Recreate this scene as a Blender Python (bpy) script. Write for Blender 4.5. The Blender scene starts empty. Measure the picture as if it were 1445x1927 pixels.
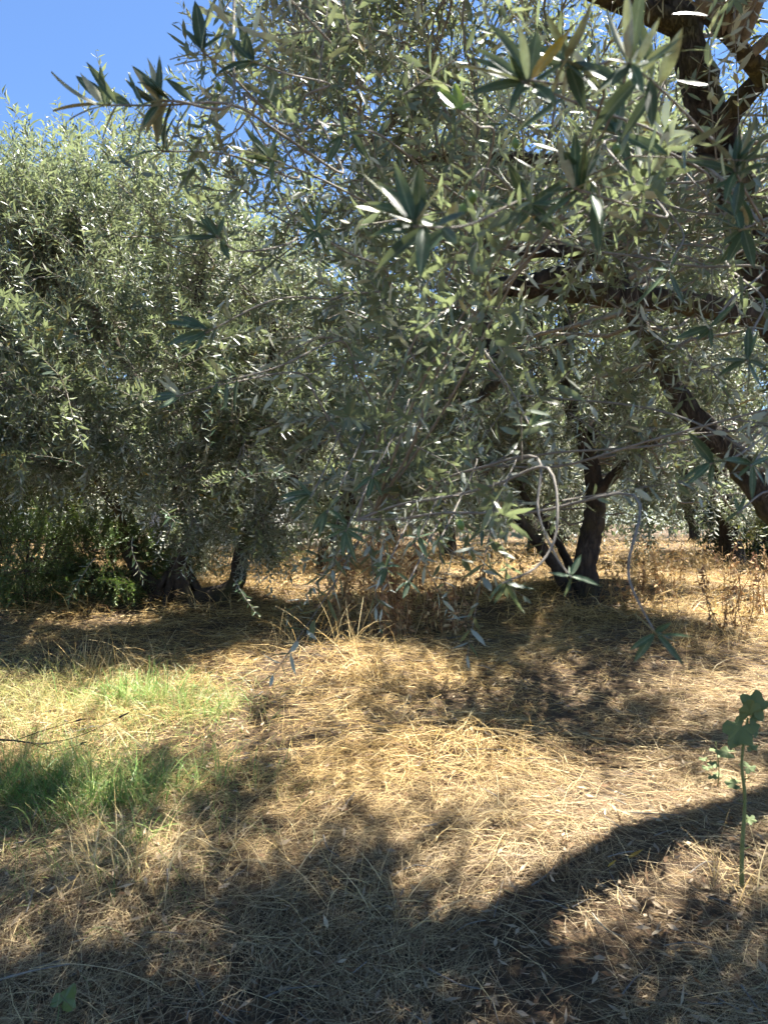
import bpy, math
import numpy as np
from mathutils import Matrix, Vector

R = math.radians
rng = np.random.default_rng(11)
scene = bpy.context.scene
C = scene.collection

# ------------------------------------------------------------------ camera
F, CX, HY, CZ = 1340.0, 722.5, 985.0, 1.25          # focal length and horizon in photo pixels, eye height in m
cam_d = bpy.data.cameras.new('camera'); cam = bpy.data.objects.new('camera', cam_d); C.objects.link(cam)
cam_d.sensor_fit = 'HORIZONTAL'; cam_d.sensor_width = 36.0; cam_d.lens = 36.0 * F / 1445.0
cam_d.clip_start = 0.02; cam_d.clip_end = 2000
cam.location = (0, 0, CZ); cam.rotation_euler = (R(90.92), 0, 0)
cam_d.dof.use_dof = True; cam_d.dof.focus_distance = 5.0; cam_d.dof.aperture_fstop = 11.0
scene.camera = cam

# ------------------------------------------------------------------ light
SUN_EL, SUN_AZ = 67.0, 52.0                        # in front of the camera, a little to the right
w = bpy.data.worlds.new('World'); scene.world = w; w.use_nodes = True
nt = w.node_tree; bg = nt.nodes['Background']
sky = nt.nodes.new('ShaderNodeTexSky'); sky.sky_type = 'NISHITA'; sky.sun_disc = False
sky.sun_elevation = R(SUN_EL); sky.sun_rotation = R(SUN_AZ)
sky.altitude = 1200; sky.air_density = 1.0; sky.dust_density = 0.0; sky.ozone_density = 8.0
nt.links.new(sky.outputs[0], bg.inputs[0]); bg.inputs[1].default_value = 0.052
sd = bpy.data.lights.new('sun', 'SUN'); so = bpy.data.objects.new('sun', sd); C.objects.link(so)
sd.energy = 5.0; sd.angle = R(0.53); sd.color = (1.0, 0.95, 0.87)
sv = Vector((math.sin(R(SUN_AZ)) * math.cos(R(SUN_EL)), math.cos(R(SUN_AZ)) * math.cos(R(SUN_EL)), math.sin(R(SUN_EL))))
so.rotation_euler = sv.to_track_quat('Z', 'Y').to_euler()
so.location = (2, 4, 12)
scene.view_settings.view_transform = 'Standard'; scene.view_settings.look = 'None'
scene.view_settings.gamma = 1.0; scene.view_settings.use_curve_mapping = False
scene.view_settings.exposure = 2.4
scene.cycles.max_bounces = 4; scene.cycles.transmission_bounces = 3; scene.cycles.diffuse_bounces = 3; scene.cycles.glossy_bounces = 2
scene.cycles.use_adaptive_sampling = True; scene.cycles.adaptive_threshold = .05; scene.cycles.caustics_reflective = False
scene.cycles.use_denoising = True

# ------------------------------------------------------------------ maths helpers
def V(*a): return np.array(a, float)
def P(px, py, d): return V(d * (px - CX) / F, d, CZ + d * (HY - py) / F)
def nrm(v):
    v = np.asarray(v, float); n = np.linalg.norm(v, axis=-1, keepdims=True)
    return v / np.maximum(n, 1e-9)
def sstep(a, b, x):
    t = np.clip((x - a) / (b - a), 0, 1); return t * t * (3 - 2 * t)
_k = np.random.default_rng(5)
_W = [(_k.uniform(.5, 1.6) * s, _k.uniform(0, 6.28), _k.uniform(0, 6.28)) for s in (.35, .6, 1, 1.6, 2.4, 3.6) for _ in range(3)]
def noise2(x, y, lo=0, hi=18, seed=0.0):
    v = 0; n = 0
    for i in range(lo, hi):
        k, a, p = _W[i]; v = v + np.sin(k * (x * np.cos(a) + y * np.sin(a)) * 2 + p + seed * (i + 1)); n += 1
    return v / math.sqrt(n)
def H(x, y):                                         # the lie of the land
    x = np.asarray(x, float); y = np.asarray(y, float)
    near = 1 - sstep(12, 30, np.hypot(x, y))
    z = 0.5 * sstep(1.5, 7.6, y) + near * (0.026 * noise2(x, y, 3, 9) + 0.017 * noise2(x, y, 9, 15, 1.3) + .008 * noise2(x, y, 14, 18, 2))
    for bx, by, h, sx, sy in ((.28, 3.6, .10, .45, .22), (-.35, 4.9, .10, .5, .3), (2.3, 7.9, .13, 1.2, .9), (-1.9, 6.9, .13, 1.3, .8), (-.9, 2.3, .06, .5, .4), (.9, 2.6, .06, .6, .3)):
        z = z + h * np.exp(-((x - bx) / sx) ** 2 - ((y - by) / sy) ** 2)
    return z
def G(px, py):                                       # ground point under a pixel
    d = 4.0
    for _ in range(60):
        t = (CZ - float(H(d * (px - CX) / F, d))) * F / max(py - HY, 4); d = .6 * d + .4 * t
    x = d * (px - CX) / F
    return V(x, d, float(H(x, d)))

# ------------------------------------------------------------------ materials
def mat(name):
    m = bpy.data.materials.new(name); m.use_nodes = True
    n = m.node_tree.nodes; n.clear()
    o = n.new('ShaderNodeOutputMaterial'); return m, n, m.node_tree.links, o
def leaf_mat(name, top, under, trans, rough=.36, tr=.22, unit=False, spec=.65):
    m, n, l, o = mat(name)
    a = n.new('ShaderNodeAttribute'); a.attribute_name = 'tint'
    sep = n.new('ShaderNodeSeparateColor')
    g = n.new('ShaderNodeNewGeometry')
    c = n.new('ShaderNodeMix'); c.data_type = 'RGBA'; c.inputs[6].default_value = (*top, 1); c.inputs[7].default_value = (*under, 1)
    l.new(g.outputs['Backfacing'], c.inputs[0])
    hs = n.new('ShaderNodeHueSaturation')
    if unit:
        oi = n.new('ShaderNodeObjectInfo'); mr = n.new('ShaderNodeMapRange'); mr.inputs[3].default_value = .75; mr.inputs[4].default_value = 1.3
        l.new(oi.outputs['Random'], mr.inputs[0]); l.new(mr.outputs[0], hs.inputs['Value'])
        tc = n.new('ShaderNodeTexCoord'); sx = n.new('ShaderNodeSeparateXYZ'); l.new(tc.outputs['Object'], sx.inputs[0])
        ab = n.new('ShaderNodeMath'); ab.operation = 'ABSOLUTE'; l.new(sx.outputs[0], ab.inputs[0])
        rb = n.new('ShaderNodeMapRange'); rb.inputs[1].default_value = .004; rb.inputs[2].default_value = .013; rb.inputs[3].default_value = .55; rb.inputs[4].default_value = 0
        l.new(ab.outputs[0], rb.inputs[0])
        mx = n.new('ShaderNodeMix'); mx.data_type = 'RGBA'; mx.inputs[7].default_value = (.30, .34, .20, 1)
        l.new(rb.outputs[0], mx.inputs[0]); l.new(c.outputs[2], mx.inputs[6]); l.new(mx.outputs[2], hs.inputs['Color'])
        nz = n.new('ShaderNodeTexNoise'); nz.inputs['Scale'].default_value = 9; l.new(tc.outputs['Object'], nz.inputs['Vector'])
        nz.inputs['Detail'].default_value = 6; nv = n.new('ShaderNodeMapRange'); nv.inputs[1].default_value = .3; nv.inputs[2].default_value = .7; nv.inputs[3].default_value = .75; nv.inputs[4].default_value = 1.25; l.new(nz.outputs['Fac'], nv.inputs[0])
        mm = n.new('ShaderNodeMath'); mm.operation = 'MULTIPLY'; l.new(mr.outputs[0], mm.inputs[0]); l.new(nv.outputs[0], mm.inputs[1]); l.new(mm.outputs[0], hs.inputs['Value'])
    else:
        l.new(a.outputs['Color'], sep.inputs[0]); l.new(sep.outputs[0], hs.inputs['Value'])
        mx = n.new('ShaderNodeMix'); mx.data_type = 'RGBA'; mx.inputs[7].default_value = (.42, .26, .05, 1)
        l.new(sep.outputs[1], mx.inputs[0]); l.new(c.outputs[2], mx.inputs[6]); l.new(mx.outputs[2], hs.inputs['Color'])
    b = n.new('ShaderNodeBsdfPrincipled'); b.inputs['Roughness'].default_value = rough
    b.inputs['Specular IOR Level'].default_value = spec
    rr = n.new('ShaderNodeMapRange'); rr.inputs[3].default_value = rough; rr.inputs[4].default_value = .62
    l.new(g.outputs['Backfacing'], rr.inputs[0]); l.new(rr.outputs[0], b.inputs['Roughness'])
    l.new(hs.outputs[0], b.inputs['Base Color'])
    t = n.new('ShaderNodeBsdfTranslucent'); t.inputs[0].default_value = (*trans, 1)
    ms = n.new('ShaderNodeMixShader'); ms.inputs[0].default_value = tr
    l.new(b.outputs[0], ms.inputs[1]); l.new(t.outputs[0], ms.inputs[2]); l.new(ms.outputs[0], o.inputs[0])
    return m
def blade_mat(name, tr=.25, rough=.55):
    m, n, l, o = mat(name)
    a = n.new('ShaderNodeAttribute'); a.attribute_name = 'tint'
    b = n.new('ShaderNodeBsdfPrincipled'); b.inputs['Roughness'].default_value = rough; b.inputs['Specular IOR Level'].default_value = .35
    t = n.new('ShaderNodeBsdfTranslucent'); ms = n.new('ShaderNodeMixShader'); ms.inputs[0].default_value = tr
    l.new(a.outputs['Color'], b.inputs['Base Color']); l.new(a.outputs['Color'], t.inputs[0])
    l.new(b.outputs[0], ms.inputs[1]); l.new(t.outputs[0], ms.inputs[2]); l.new(ms.outputs[0], o.inputs[0])
    return m
def bark_mat(name, c1, c2, scale=14, moss=0.0, bump=.6):
    m, n, l, o = mat(name)
    tc = n.new('ShaderNodeTexCoord'); mp = n.new('ShaderNodeMapping'); mp.inputs['Scale'].default_value = (1, 1, .32)
    l.new(tc.outputs['Object'], mp.inputs[0])
    no = n.new('ShaderNodeTexNoise'); no.inputs['Scale'].default_value = scale; no.inputs['Detail'].default_value = 8; no.inputs['Roughness'].default_value = .68
    vo = n.new('ShaderNodeTexVoronoi'); vo.feature = 'DISTANCE_TO_EDGE'; vo.inputs['Scale'].default_value = scale * 1.7
    l.new(mp.outputs[0], no.inputs['Vector'])
    wv = n.new('ShaderNodeMix'); wv.data_type = 'RGBA'; wv.inputs[0].default_value = .12
    l.new(mp.outputs[0], wv.inputs[6]); l.new(no.outputs['Color'], wv.inputs[7]); l.new(wv.outputs[2], vo.inputs['Vector'])
    cr = n.new('ShaderNodeValToRGB'); cr.color_ramp.elements[0].position = .32; cr.color_ramp.elements[0].color = (*c1, 1)
    cr.color_ramp.elements[1].position = .68; cr.color_ramp.elements[1].color = (*c2, 1); l.new(no.outputs['Fac'], cr.inputs[0])
    n2 = n.new('ShaderNodeTexNoise'); n2.inputs['Scale'].default_value = 3.5; n2.inputs['Detail'].default_value = 5; l.new(tc.outputs['Object'], n2.inputs['Vector'])
    mr = n.new('ShaderNodeMapRange'); mr.inputs[1].default_value = .52; mr.inputs[2].default_value = .68; mr.inputs[4].default_value = moss; l.new(n2.outputs['Fac'], mr.inputs[0])
    mx = n.new('ShaderNodeMix'); mx.data_type = 'RGBA'; mx.inputs[7].default_value = (.16, .14, .035, 1)
    l.new(mr.outputs[0], mx.inputs[0]); l.new(cr.outputs[0], mx.inputs[6])
    vr = n.new('ShaderNodeMapRange'); vr.inputs[2].default_value = .12; l.new(vo.outputs['Distance'], vr.inputs[0])
    ad = n.new('ShaderNodeMath'); ad.operation = 'ADD'; l.new(vr.outputs[0], ad.inputs[0]); l.new(no.outputs['Fac'], ad.inputs[1])
    bp = n.new('ShaderNodeBump'); bp.inputs['Strength'].default_value = bump; bp.inputs['Distance'].default_value = .02; l.new(ad.outputs[0], bp.inputs['Height'])
    b = n.new('ShaderNodeBsdfPrincipled'); b.inputs['Roughness'].default_value = .9; b.inputs['Specular IOR Level'].default_value = .2
    l.new(mx.outputs[2], b.inputs['Base Color']); l.new(bp.outputs[0], b.inputs['Normal']); l.new(b.outputs[0], o.inputs[0])
    return m
def rough_mat(name, stops, scale, bump=.4, rough=.9, dist=.02):
    m, n, l, o = mat(name)
    tc = n.new('ShaderNodeTexCoord')
    no = n.new('ShaderNodeTexNoise'); no.inputs['Scale'].default_value = scale; no.inputs['Detail'].default_value = 10; no.inputs['Roughness'].default_value = .7
    l.new(tc.outputs['Object'], no.inputs['Vector'])
    cr = n.new('ShaderNodeValToRGB'); e = cr.color_ramp.elements
    e[0].position, e[0].color = stops[0][0], (*stops[0][1], 1); e[1].position, e[1].color = stops[-1][0], (*stops[-1][1], 1)
    for p, c in stops[1:-1]:
        q = e.new(p); q.color = (*c, 1)
    l.new(no.outputs['Fac'], cr.inputs[0])
    bp = n.new('ShaderNodeBump'); bp.inputs['Strength'].default_value = bump; bp.inputs['Distance'].default_value = dist; l.new(no.outputs['Fac'], bp.inputs['Height'])
    b = n.new('ShaderNodeBsdfPrincipled'); b.inputs['Roughness'].default_value = rough; b.inputs['Specular IOR Level'].default_value = .25
    l.new(cr.outputs[0], b.inputs['Base Color']); l.new(bp.outputs[0], b.inputs['Normal']); l.new(b.outputs[0], o.inputs[0])
    return m
OT, OU, OTR = (.074, .108, .070), (.42, .44, .36), (.28, .34, .15)
M_leaf = leaf_mat('olive_leaf', OT, OU, OTR, tr=.28, rough=.40, spec=.55)
M_leaf1 = leaf_mat('olive_leaf_near', (.036, .074, .036), (.34, .34, .23), OTR, rough=.45, spec=.3, tr=.15, unit=True)
M_leafy = leaf_mat('olive_leaf_yellow', (.50, .30, .03), (.45, .28, .05), (.55, .32, .02), tr=.35, unit=True)
M_leafg = leaf_mat('olive_leaf_fresh', (.12, .22, .05), (.26, .32, .12), (.3, .4, .06), tr=.35, unit=True)
M_shrub = leaf_mat('shrub_leaf', (.055, .10, .026), (.10, .15, .05), (.16, .26, .04), rough=.42)
M_shrubd = leaf_mat('dark_shrub_leaf', (.018, .045, .022), (.04, .07, .04), (.06, .12, .03), rough=.5)
M_shruby = leaf_mat('yellow_shrub_leaf', (.13, .16, .035), (.20, .22, .08), (.3, .34, .06))
M_weed = leaf_mat('weed_leaf', (.13, .165, .07), (.22, .24, .13), (.2, .3, .08), spec=.25, rough=.7, tr=.15)
M_straw = blade_mat('straw'); M_grass = blade_mat('grass', .35, .45); M_dead = blade_mat('dead_weed', .2, .8)
M_bark = bark_mat('olive_bark', (.022, .017, .014), (.088, .070, .056), moss=.3)
M_bark_near = bark_mat('olive_bark_near', (.022, .018, .015), (.11, .092, .075), scale=22, moss=.55, bump=.9)
M_twig = rough_mat('twig_bark', [(.3, (.12, .108, .09)), (.7, (.27, .245, .205))], 40, .2)
M_stem = rough_mat('green_stem', [(.3, (.12, .15, .045)), (.7, (.22, .23, .09))], 50, .1, .6)
M_olive = rough_mat('olive_skin', [(.3, (.09, .16, .04)), (.7, (.15, .23, .07))], 60, .05, .35)
M_soil = rough_mat('soil_and_litter', [(.3, (.035, .024, .016)), (.5, (.085, .058, .034)), (.64, (.18, .12, .06)), (.8, (.32, .23, .11))], 26, 1, .95, .03)
M_stone = rough_mat('pale_stone', [(.3, (.28, .24, .20)), (.7, (.5, .44, .38))], 7, .8, .9, .06)
M_white = rough_mat('limewash', [(.3, (.62, .61, .6)), (.7, (.8, .79, .77))], 6, .3)
M_dtwig = rough_mat('dark_twig', [(.3, (.03, .022, .016)), (.7, (.09, .07, .05))], 60, .2)

# ------------------------------------------------------------------ mesh helpers
def finish(o, label=None, cat=None, group=None, kind=None):
    for k, v in (('label', label), ('category', cat), ('group', group), ('kind', kind)):
        if v: o[k] = v
    return o
def thing(name, loc, label, cat, group=None):
    o = bpy.data.objects.new(name, None); C.objects.link(o); o.location = tuple(loc); o.empty_display_size = .2
    return finish(o, label, cat, group)
class Soup:
    """Collects vertices, quads, triangles and one tint per vertex; build() links them as ONE mesh object."""
    def __init__(s): s.v, s.q, s.t, s.c, s.n = [], [], [], [], 0
    def add(s, v, quads=None, tris=None, col=None):
        v = np.asarray(v, float).reshape(-1, 3)
        if quads is not None and len(quads): s.q.append(np.asarray(quads).reshape(-1, 4) + s.n)
        if tris is not None and len(tris): s.t.append(np.asarray(tris).reshape(-1, 3) + s.n)
        s.v.append(v); s.c.append(np.ones((len(v), 3)) if col is None else np.broadcast_to(col, (len(v), 3))); s.n += len(v)
    def mesh(s, name, m, origin=(0, 0, 0), smooth=True):
        me = bpy.data.meshes.new(name)
        v = np.concatenate(s.v) - np.asarray(origin, float)
        q = np.concatenate(s.q) if s.q else np.zeros((0, 4), int); t = np.concatenate(s.t) if s.t else np.zeros((0, 3), int)
        me.vertices.add(len(v)); me.vertices.foreach_set('co', v.astype(np.float32).ravel())
        me.loops.add(q.size + t.size); me.loops.foreach_set('vertex_index', np.concatenate([q.ravel(), t.ravel()]).astype(np.int32))
        me.polygons.add(len(q) + len(t))
        me.polygons.foreach_set('loop_start', np.concatenate([np.arange(len(q)) * 4, len(q) * 4 + np.arange(len(t)) * 3]).astype(np.int32))
        me.update(calc_edges=True)
        if smooth: me.polygons.foreach_set('use_smooth', np.ones(len(q) + len(t), bool))
        a = me.attributes.new('tint', 'FLOAT_COLOR', 'POINT')
        c = np.concatenate(s.c); a.data.foreach_set('color', np.hstack([c, np.ones((len(c), 1))]).astype(np.float32).ravel())
        me.materials.append(m); return me
    def build(s, name, m, parent=None, smooth=True, **kw):
        org = parent.matrix_basis.translation if parent is not None else (0, 0, 0)
        if parent is not None and parent.parent is not None: org = Vector(org) + parent.parent.matrix_basis.translation
        o = bpy.data.objects.new(name, s.mesh(name, m, org, smooth)); C.objects.link(o); o.parent = parent
        return finish(o, **kw)
def curve(pts, n):
    """Catmull-Rom through pts, n samples."""
    p = np.asarray(pts, float)
    if len(p) == 2: p = np.vstack([p[0], (p[0] + p[1]) / 2, p[1]])
    p = np.vstack([2 * p[0] - p[1], p, 2 * p[-1] - p[-2]])
    u = np.linspace(0, len(p) - 3 - 1e-6, n); i = u.astype(int); t = (u - i)[:, None]
    a, b, c, d = p[i], p[i + 1], p[i + 2], p[i + 3]
    return .5 * (2 * b + (c - a) * t + (2 * a - 5 * b + 4 * c - d) * t ** 2 + (3 * b - a - 3 * c + d) * t ** 3)
def tube(S, pts, rad, seg=8, gnarl=0.0, col=None, cap=True):
    p = np.asarray(pts, float); n = len(p); rad = np.broadcast_to(np.asarray(rad, float), (n,))
    t = nrm(np.gradient(p, axis=0))
    u = np.cross(t[0], V(0, 0, 1) if abs(t[0][2]) < .9 else V(1, 0, 0)); us = []
    for k in range(n):
        u = u - t[k] * np.dot(u, t[k]); u = u / max(np.linalg.norm(u), 1e-9); us.append(u)
    us = np.array(us); vs = np.cross(t, us)
    a = np.arange(seg) / seg * 2 * np.pi
    rr = np.repeat(rad[:, None], seg, 1)
    if gnarl:
        ph = rng.uniform(0, 6.28, 5); s = np.arange(n)[:, None]
        rr = rr * (1 + gnarl * (.5 * np.sin(3 * a[None] + ph[0] + s * .22) + .35 * np.sin(5 * a[None] + ph[1] - s * .37) + .4 * np.sin(2 * a[None] + s * .6 + ph[2]) + .35 * rng.normal(size=(n, seg)) + .5 * np.sin(s * .9 + ph[3])))
    v = p[:, None] + rr[..., None] * (np.cos(a)[None, :, None] * us[:, None] + np.sin(a)[None, :, None] * vs[:, None])
    i, j = np.meshgrid(np.arange(n - 1), np.arange(seg), indexing='ij'); j2 = (j + 1) % seg
    q = np.stack([i * seg + j, i * seg + j2, (i + 1) * seg + j2, (i + 1) * seg + j], -1).reshape(-1, 4)
    tr = None; v = v.reshape(-1, 3)
    if cap:
        v = np.vstack([v, p[-1] + t[-1] * rad[-1] * .5]); k = len(v) - 1; b = (n - 1) * seg
        tr = [[b + x, b + (x + 1) % seg, k] for x in range(seg)]
    S.add(v, q, tr, col)
def leaves(S, b, d, nm, L, W, curl, col, rows=1, fold=.22):
    """N lanceolate leaves at once: base b, direction d, upper-side normal nm."""
    N = len(b)
    if not N: return
    s = np.cross(d, nm); L = L[:, None]; W = W[:, None]; curl = curl[:, None]
    if rows == 0:
        m = b + d * L * .46
        v = np.stack([b, m + s * W + nm * fold * W, b + d * L - nm * curl * L, m - s * W + nm * fold * W], 1).reshape(-1, 3)
        o = (np.arange(N) * 4)[:, None, None]
        S.add(v, None, (o + np.array([[0, 1, 2], [0, 2, 3]])[None]).reshape(-1, 3), np.repeat(col, 4, 0)); return
    ts, ws = ((.45,), (1,)) if rows == 1 else ((.3, .68), (.95, .88))
    def at(t, x, f=0): return b + d * L * t + s * W * x - nm * (curl * L * t * t + fold * W * f)
    pts = [b]
    for t, x in zip(ts, ws): pts += [at(t, -x), at(t, 0, 1), at(t, x)]
    pts.append(at(1, 0)); k = len(pts)
    v = np.stack(pts, 1).reshape(-1, 3); o = (np.arange(N) * k)[:, None, None]
    if rows == 1: tri = [[0, 2, 1], [0, 3, 2], [1, 2, 4], [2, 3, 4]]; qd = None
    else: tri = [[0, 2, 1], [0, 3, 2], [4, 5, 7], [5, 6, 7]]; qd = [[1, 2, 5, 4], [2, 3, 6, 5]]
    S.add(v, None if qd is None else (o + np.array(qd)[None]).reshape(-1, 4), (o + np.array(tri)[None]).reshape(-1, 3), np.repeat(col, k, 0))
def shoot_path(start, d, length, up=0., n=6, wob=.13):
    p = [np.asarray(start, float)]; d = nrm(d); seg = length / (n - 1)
    for k in range(n - 1):
        d = nrm(d + V(0, 0, up) * (seg / .1) * .12 + rng.normal(size=3) * wob); p.append(p[-1] + d * seg)
    return np.array(p)
def leaf_nodes(path, leafL, step, keep=.86, ang=(.7, 1.25), start=.1, skyward=.45):
    """Opposite pairs of leaves along a shoot: base, direction, normal, length."""
    seg = np.linalg.norm(np.diff(path, axis=0), axis=1); tot = seg.sum()
    n = max(3, int(tot / step)); u = np.linspace(start, 1, n)
    cu = np.concatenate([[0], np.cumsum(seg)]) / tot
    base = np.stack([np.interp(u, cu, path[:, k]) for k in range(3)], 1)
    tg = nrm(np.gradient(base, axis=0))
    a0 = nrm(np.cross(tg, rng.normal(size=3))); b0 = np.cross(tg, a0)
    rot = (np.arange(n) % 2) * (np.pi / 2) + rng.normal(0, .35, n)
    pd = np.cos(rot)[:, None] * a0 + np.sin(rot)[:, None] * b0
    B = np.repeat(base, 2, 0); T = np.repeat(tg, 2, 0); D = np.stack([pd, -pd], 1).reshape(-1, 3)
    sz = np.repeat(1 - .45 * sstep(.8, 1, u) - .15 * (1 - sstep(0, .3, u)), 2) * rng.uniform(.72, 1.18, 2 * n)
    k = rng.random(2 * n) < keep; B, T, D, sz = B[k], T[k], D[k], sz[k]; m = len(B)
    an = rng.uniform(*ang, m)[:, None]
    d = nrm(T * np.cos(an) + D * np.sin(an) + rng.normal(size=(m, 3)) * .14 + V(0, 0, -.08))
    nm = T - D * .2 + V(0, 0, skyward) + rng.normal(size=(m, 3)) * .28
    nm = nrm(nm - d * (nm * d).sum(1, keepdims=True))
    return B, d, nm, leafL * sz
def tints(n, yellow=.012, lo=.72, hi=1.32):
    c = np.ones((n, 3)); c[:, 0] = rng.uniform(lo, hi, n); c[:, 1] = np.where(rng.random(n) < yellow, rng.uniform(.4, .9, n), rng.random(n) ** 3 * .16); return c
SUNOFF = V(math.sin(R(SUN_AZ)), math.cos(R(SUN_AZ))) / math.tan(R(SUN_EL))
OPEN = [(G(1080, 1465), .8, .26), (G(190, 1330), .85, .42), (G(620, 1232), .9, .3), (G(560, 1105), .45, 1.1), (G(935, 1080), .7, .8), (G(1330, 1150), .8, .55), (G(1010, 1640), .3, .14), (G(1280, 1640), .3, .12), (G(480, 1610), .2, .12), (G(900, 1610), .22, .12), (G(1120, 1730), .16, .1), (G(1320, 1760), .16, .1), (G(660, 1745), .16, .1), (G(240, 1690), .18, .1), (G(850, 1880), .18, .1), (G(130, 1590), .16, .1), (G(1200, 1880), .16, .1), (G(430, 1830), .14, .09), (G(70, 1150), .85, .45)]
def sunny(t):
    """True where foliage would shade one of the grove's sunlit openings."""
    sx, sy = t[0], t[1]
    for _ in range(2):
        u = min(max((sy - 1.5) / 6.1, 0), 1); h = t[2] - .5 * u * u * (3 - 2 * u); sx = t[0] - SUNOFF[0] * h; sy = t[1] - SUNOFF[1] * h
    return any(((sx - g[0]) / a) ** 2 + ((sy - g[1]) / b) ** 2 < 1.25 for g, a, b in OPEN)
_TPL = {}
def templates(rows, ratio, rel_step, leafL):
    """Two dozen leafy shoots along +X, bending towards +Y, at unit length .42 m; reused, turned and scaled, all over the crowns."""
    key = (rows, ratio, rel_step, leafL)
    if key in _TPL: return _TPL[key]
    out = []
    for i in range(24):
        d = V(1, 0, 0); p = [V(0, 0, 0)]; bend = rng.uniform(.02, .22)
        for _ in range(5):
            d = nrm(d + V(0, bend, 0) + rng.normal(size=3) * .12); p.append(p[-1] + d * .084)
        p = np.array(p); TW, LF = Soup(), Soup()
        tube(TW, p[::2] if len(p) % 2 else p[[0, 2, 5]], np.linspace(.0025, .0008, 3), 3, cap=False)
        B, d2, nm, L = leaf_nodes(p, leafL, leafL * rel_step, .86)
        nm = nm + V(0, .45, -.45); nm = nrm(nm - d2 * (nm * d2).sum(1, keepdims=True))
        leaves(LF, B, d2, nm, L, L * ratio * rng.uniform(.8, 1.25, len(L)), rng.normal(.06, .13, len(L)), tints(len(L)), rows)
        out.append([(np.concatenate(x.v), np.concatenate(x.q) if x.q else np.zeros((0, 4), int), np.concatenate(x.t) if x.t else np.zeros((0, 3), int), np.concatenate(x.c)) for x in (TW, LF)])
    _TPL[key] = out; return out
def plant(TW, LF, shoots, rows=1, ratio=.11, rel_step=.38, leafL=.066):
    """shoots: [(start, direction, length, up)]"""
    tp = templates(rows, ratio, rel_step, leafL); N = len(shoots)
    q = np.array([x[0] for x in shoots]); d = nrm(np.array([x[1] for x in shoots])); ln = np.array([x[2] for x in shoots]) / .42; up = np.array([x[3] for x in shoots])
    uy = np.where(up >= 0, 1., -1.)[:, None] * V(0, 0, 1) + rng.normal(size=(N, 3)) * .35
    uy = nrm(uy - d * (uy * d).sum(1, keepdims=True)); uz = np.cross(d, uy); Rm = np.stack([d, uy, uz], 2)
    w = rng.integers(0, len(tp), N)
    for k in range(len(tp)):
        ii = np.where(w == k)[0]
        if not len(ii): continue
        for S, (v, qd, tr, c) in zip((TW, LF), tp[k]):
            vv = q[ii][:, None] + np.einsum('nij,mj->nmi', Rm[ii], v) * ln[ii][:, None, None]
            o = (np.arange(len(ii)) * len(v))[:, None, None]
            cc = np.tile(c, (len(ii), 1)).reshape(len(ii), -1, 3).copy(); cc[..., 0] *= rng.uniform(.8, 1.2, len(ii))[:, None]
            S.add(vv, (o + qd[None]).reshape(-1, 4), (o + tr[None]).reshape(-1, 3), cc.reshape(-1, 3))
def limb(S, pts, r0, r1, seg=12, gnarl=.09, n=None):
    L = np.linalg.norm(np.diff(np.asarray(pts), axis=0), axis=1).sum()
    p = curve(pts, n or max(8, int(L / .05))); m = len(p)
    p[1:-1] += rng.normal(size=(m - 2, 3)) * r1 * .12
    tube(S, p, r0 + (r1 - r0) * np.linspace(0, 1, m) ** .8, seg, gnarl); return p
def wiggle_path(a, b, n=7, sag=.06, w=.05):
    t = np.linspace(0, 1, n)[:, None]; L = np.linalg.norm(b - a)
    p = a + (b - a) * t + V(0, 0, 1) * np.sin(t * np.pi) * L * sag * rng.uniform(-.5, 1.6)
    wv = np.cumsum(rng.normal(size=(n, 3)), 0) * L * w; wv -= wv[0] + (wv[-1] - wv[0]) * t * .6
    return p + wv
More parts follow.
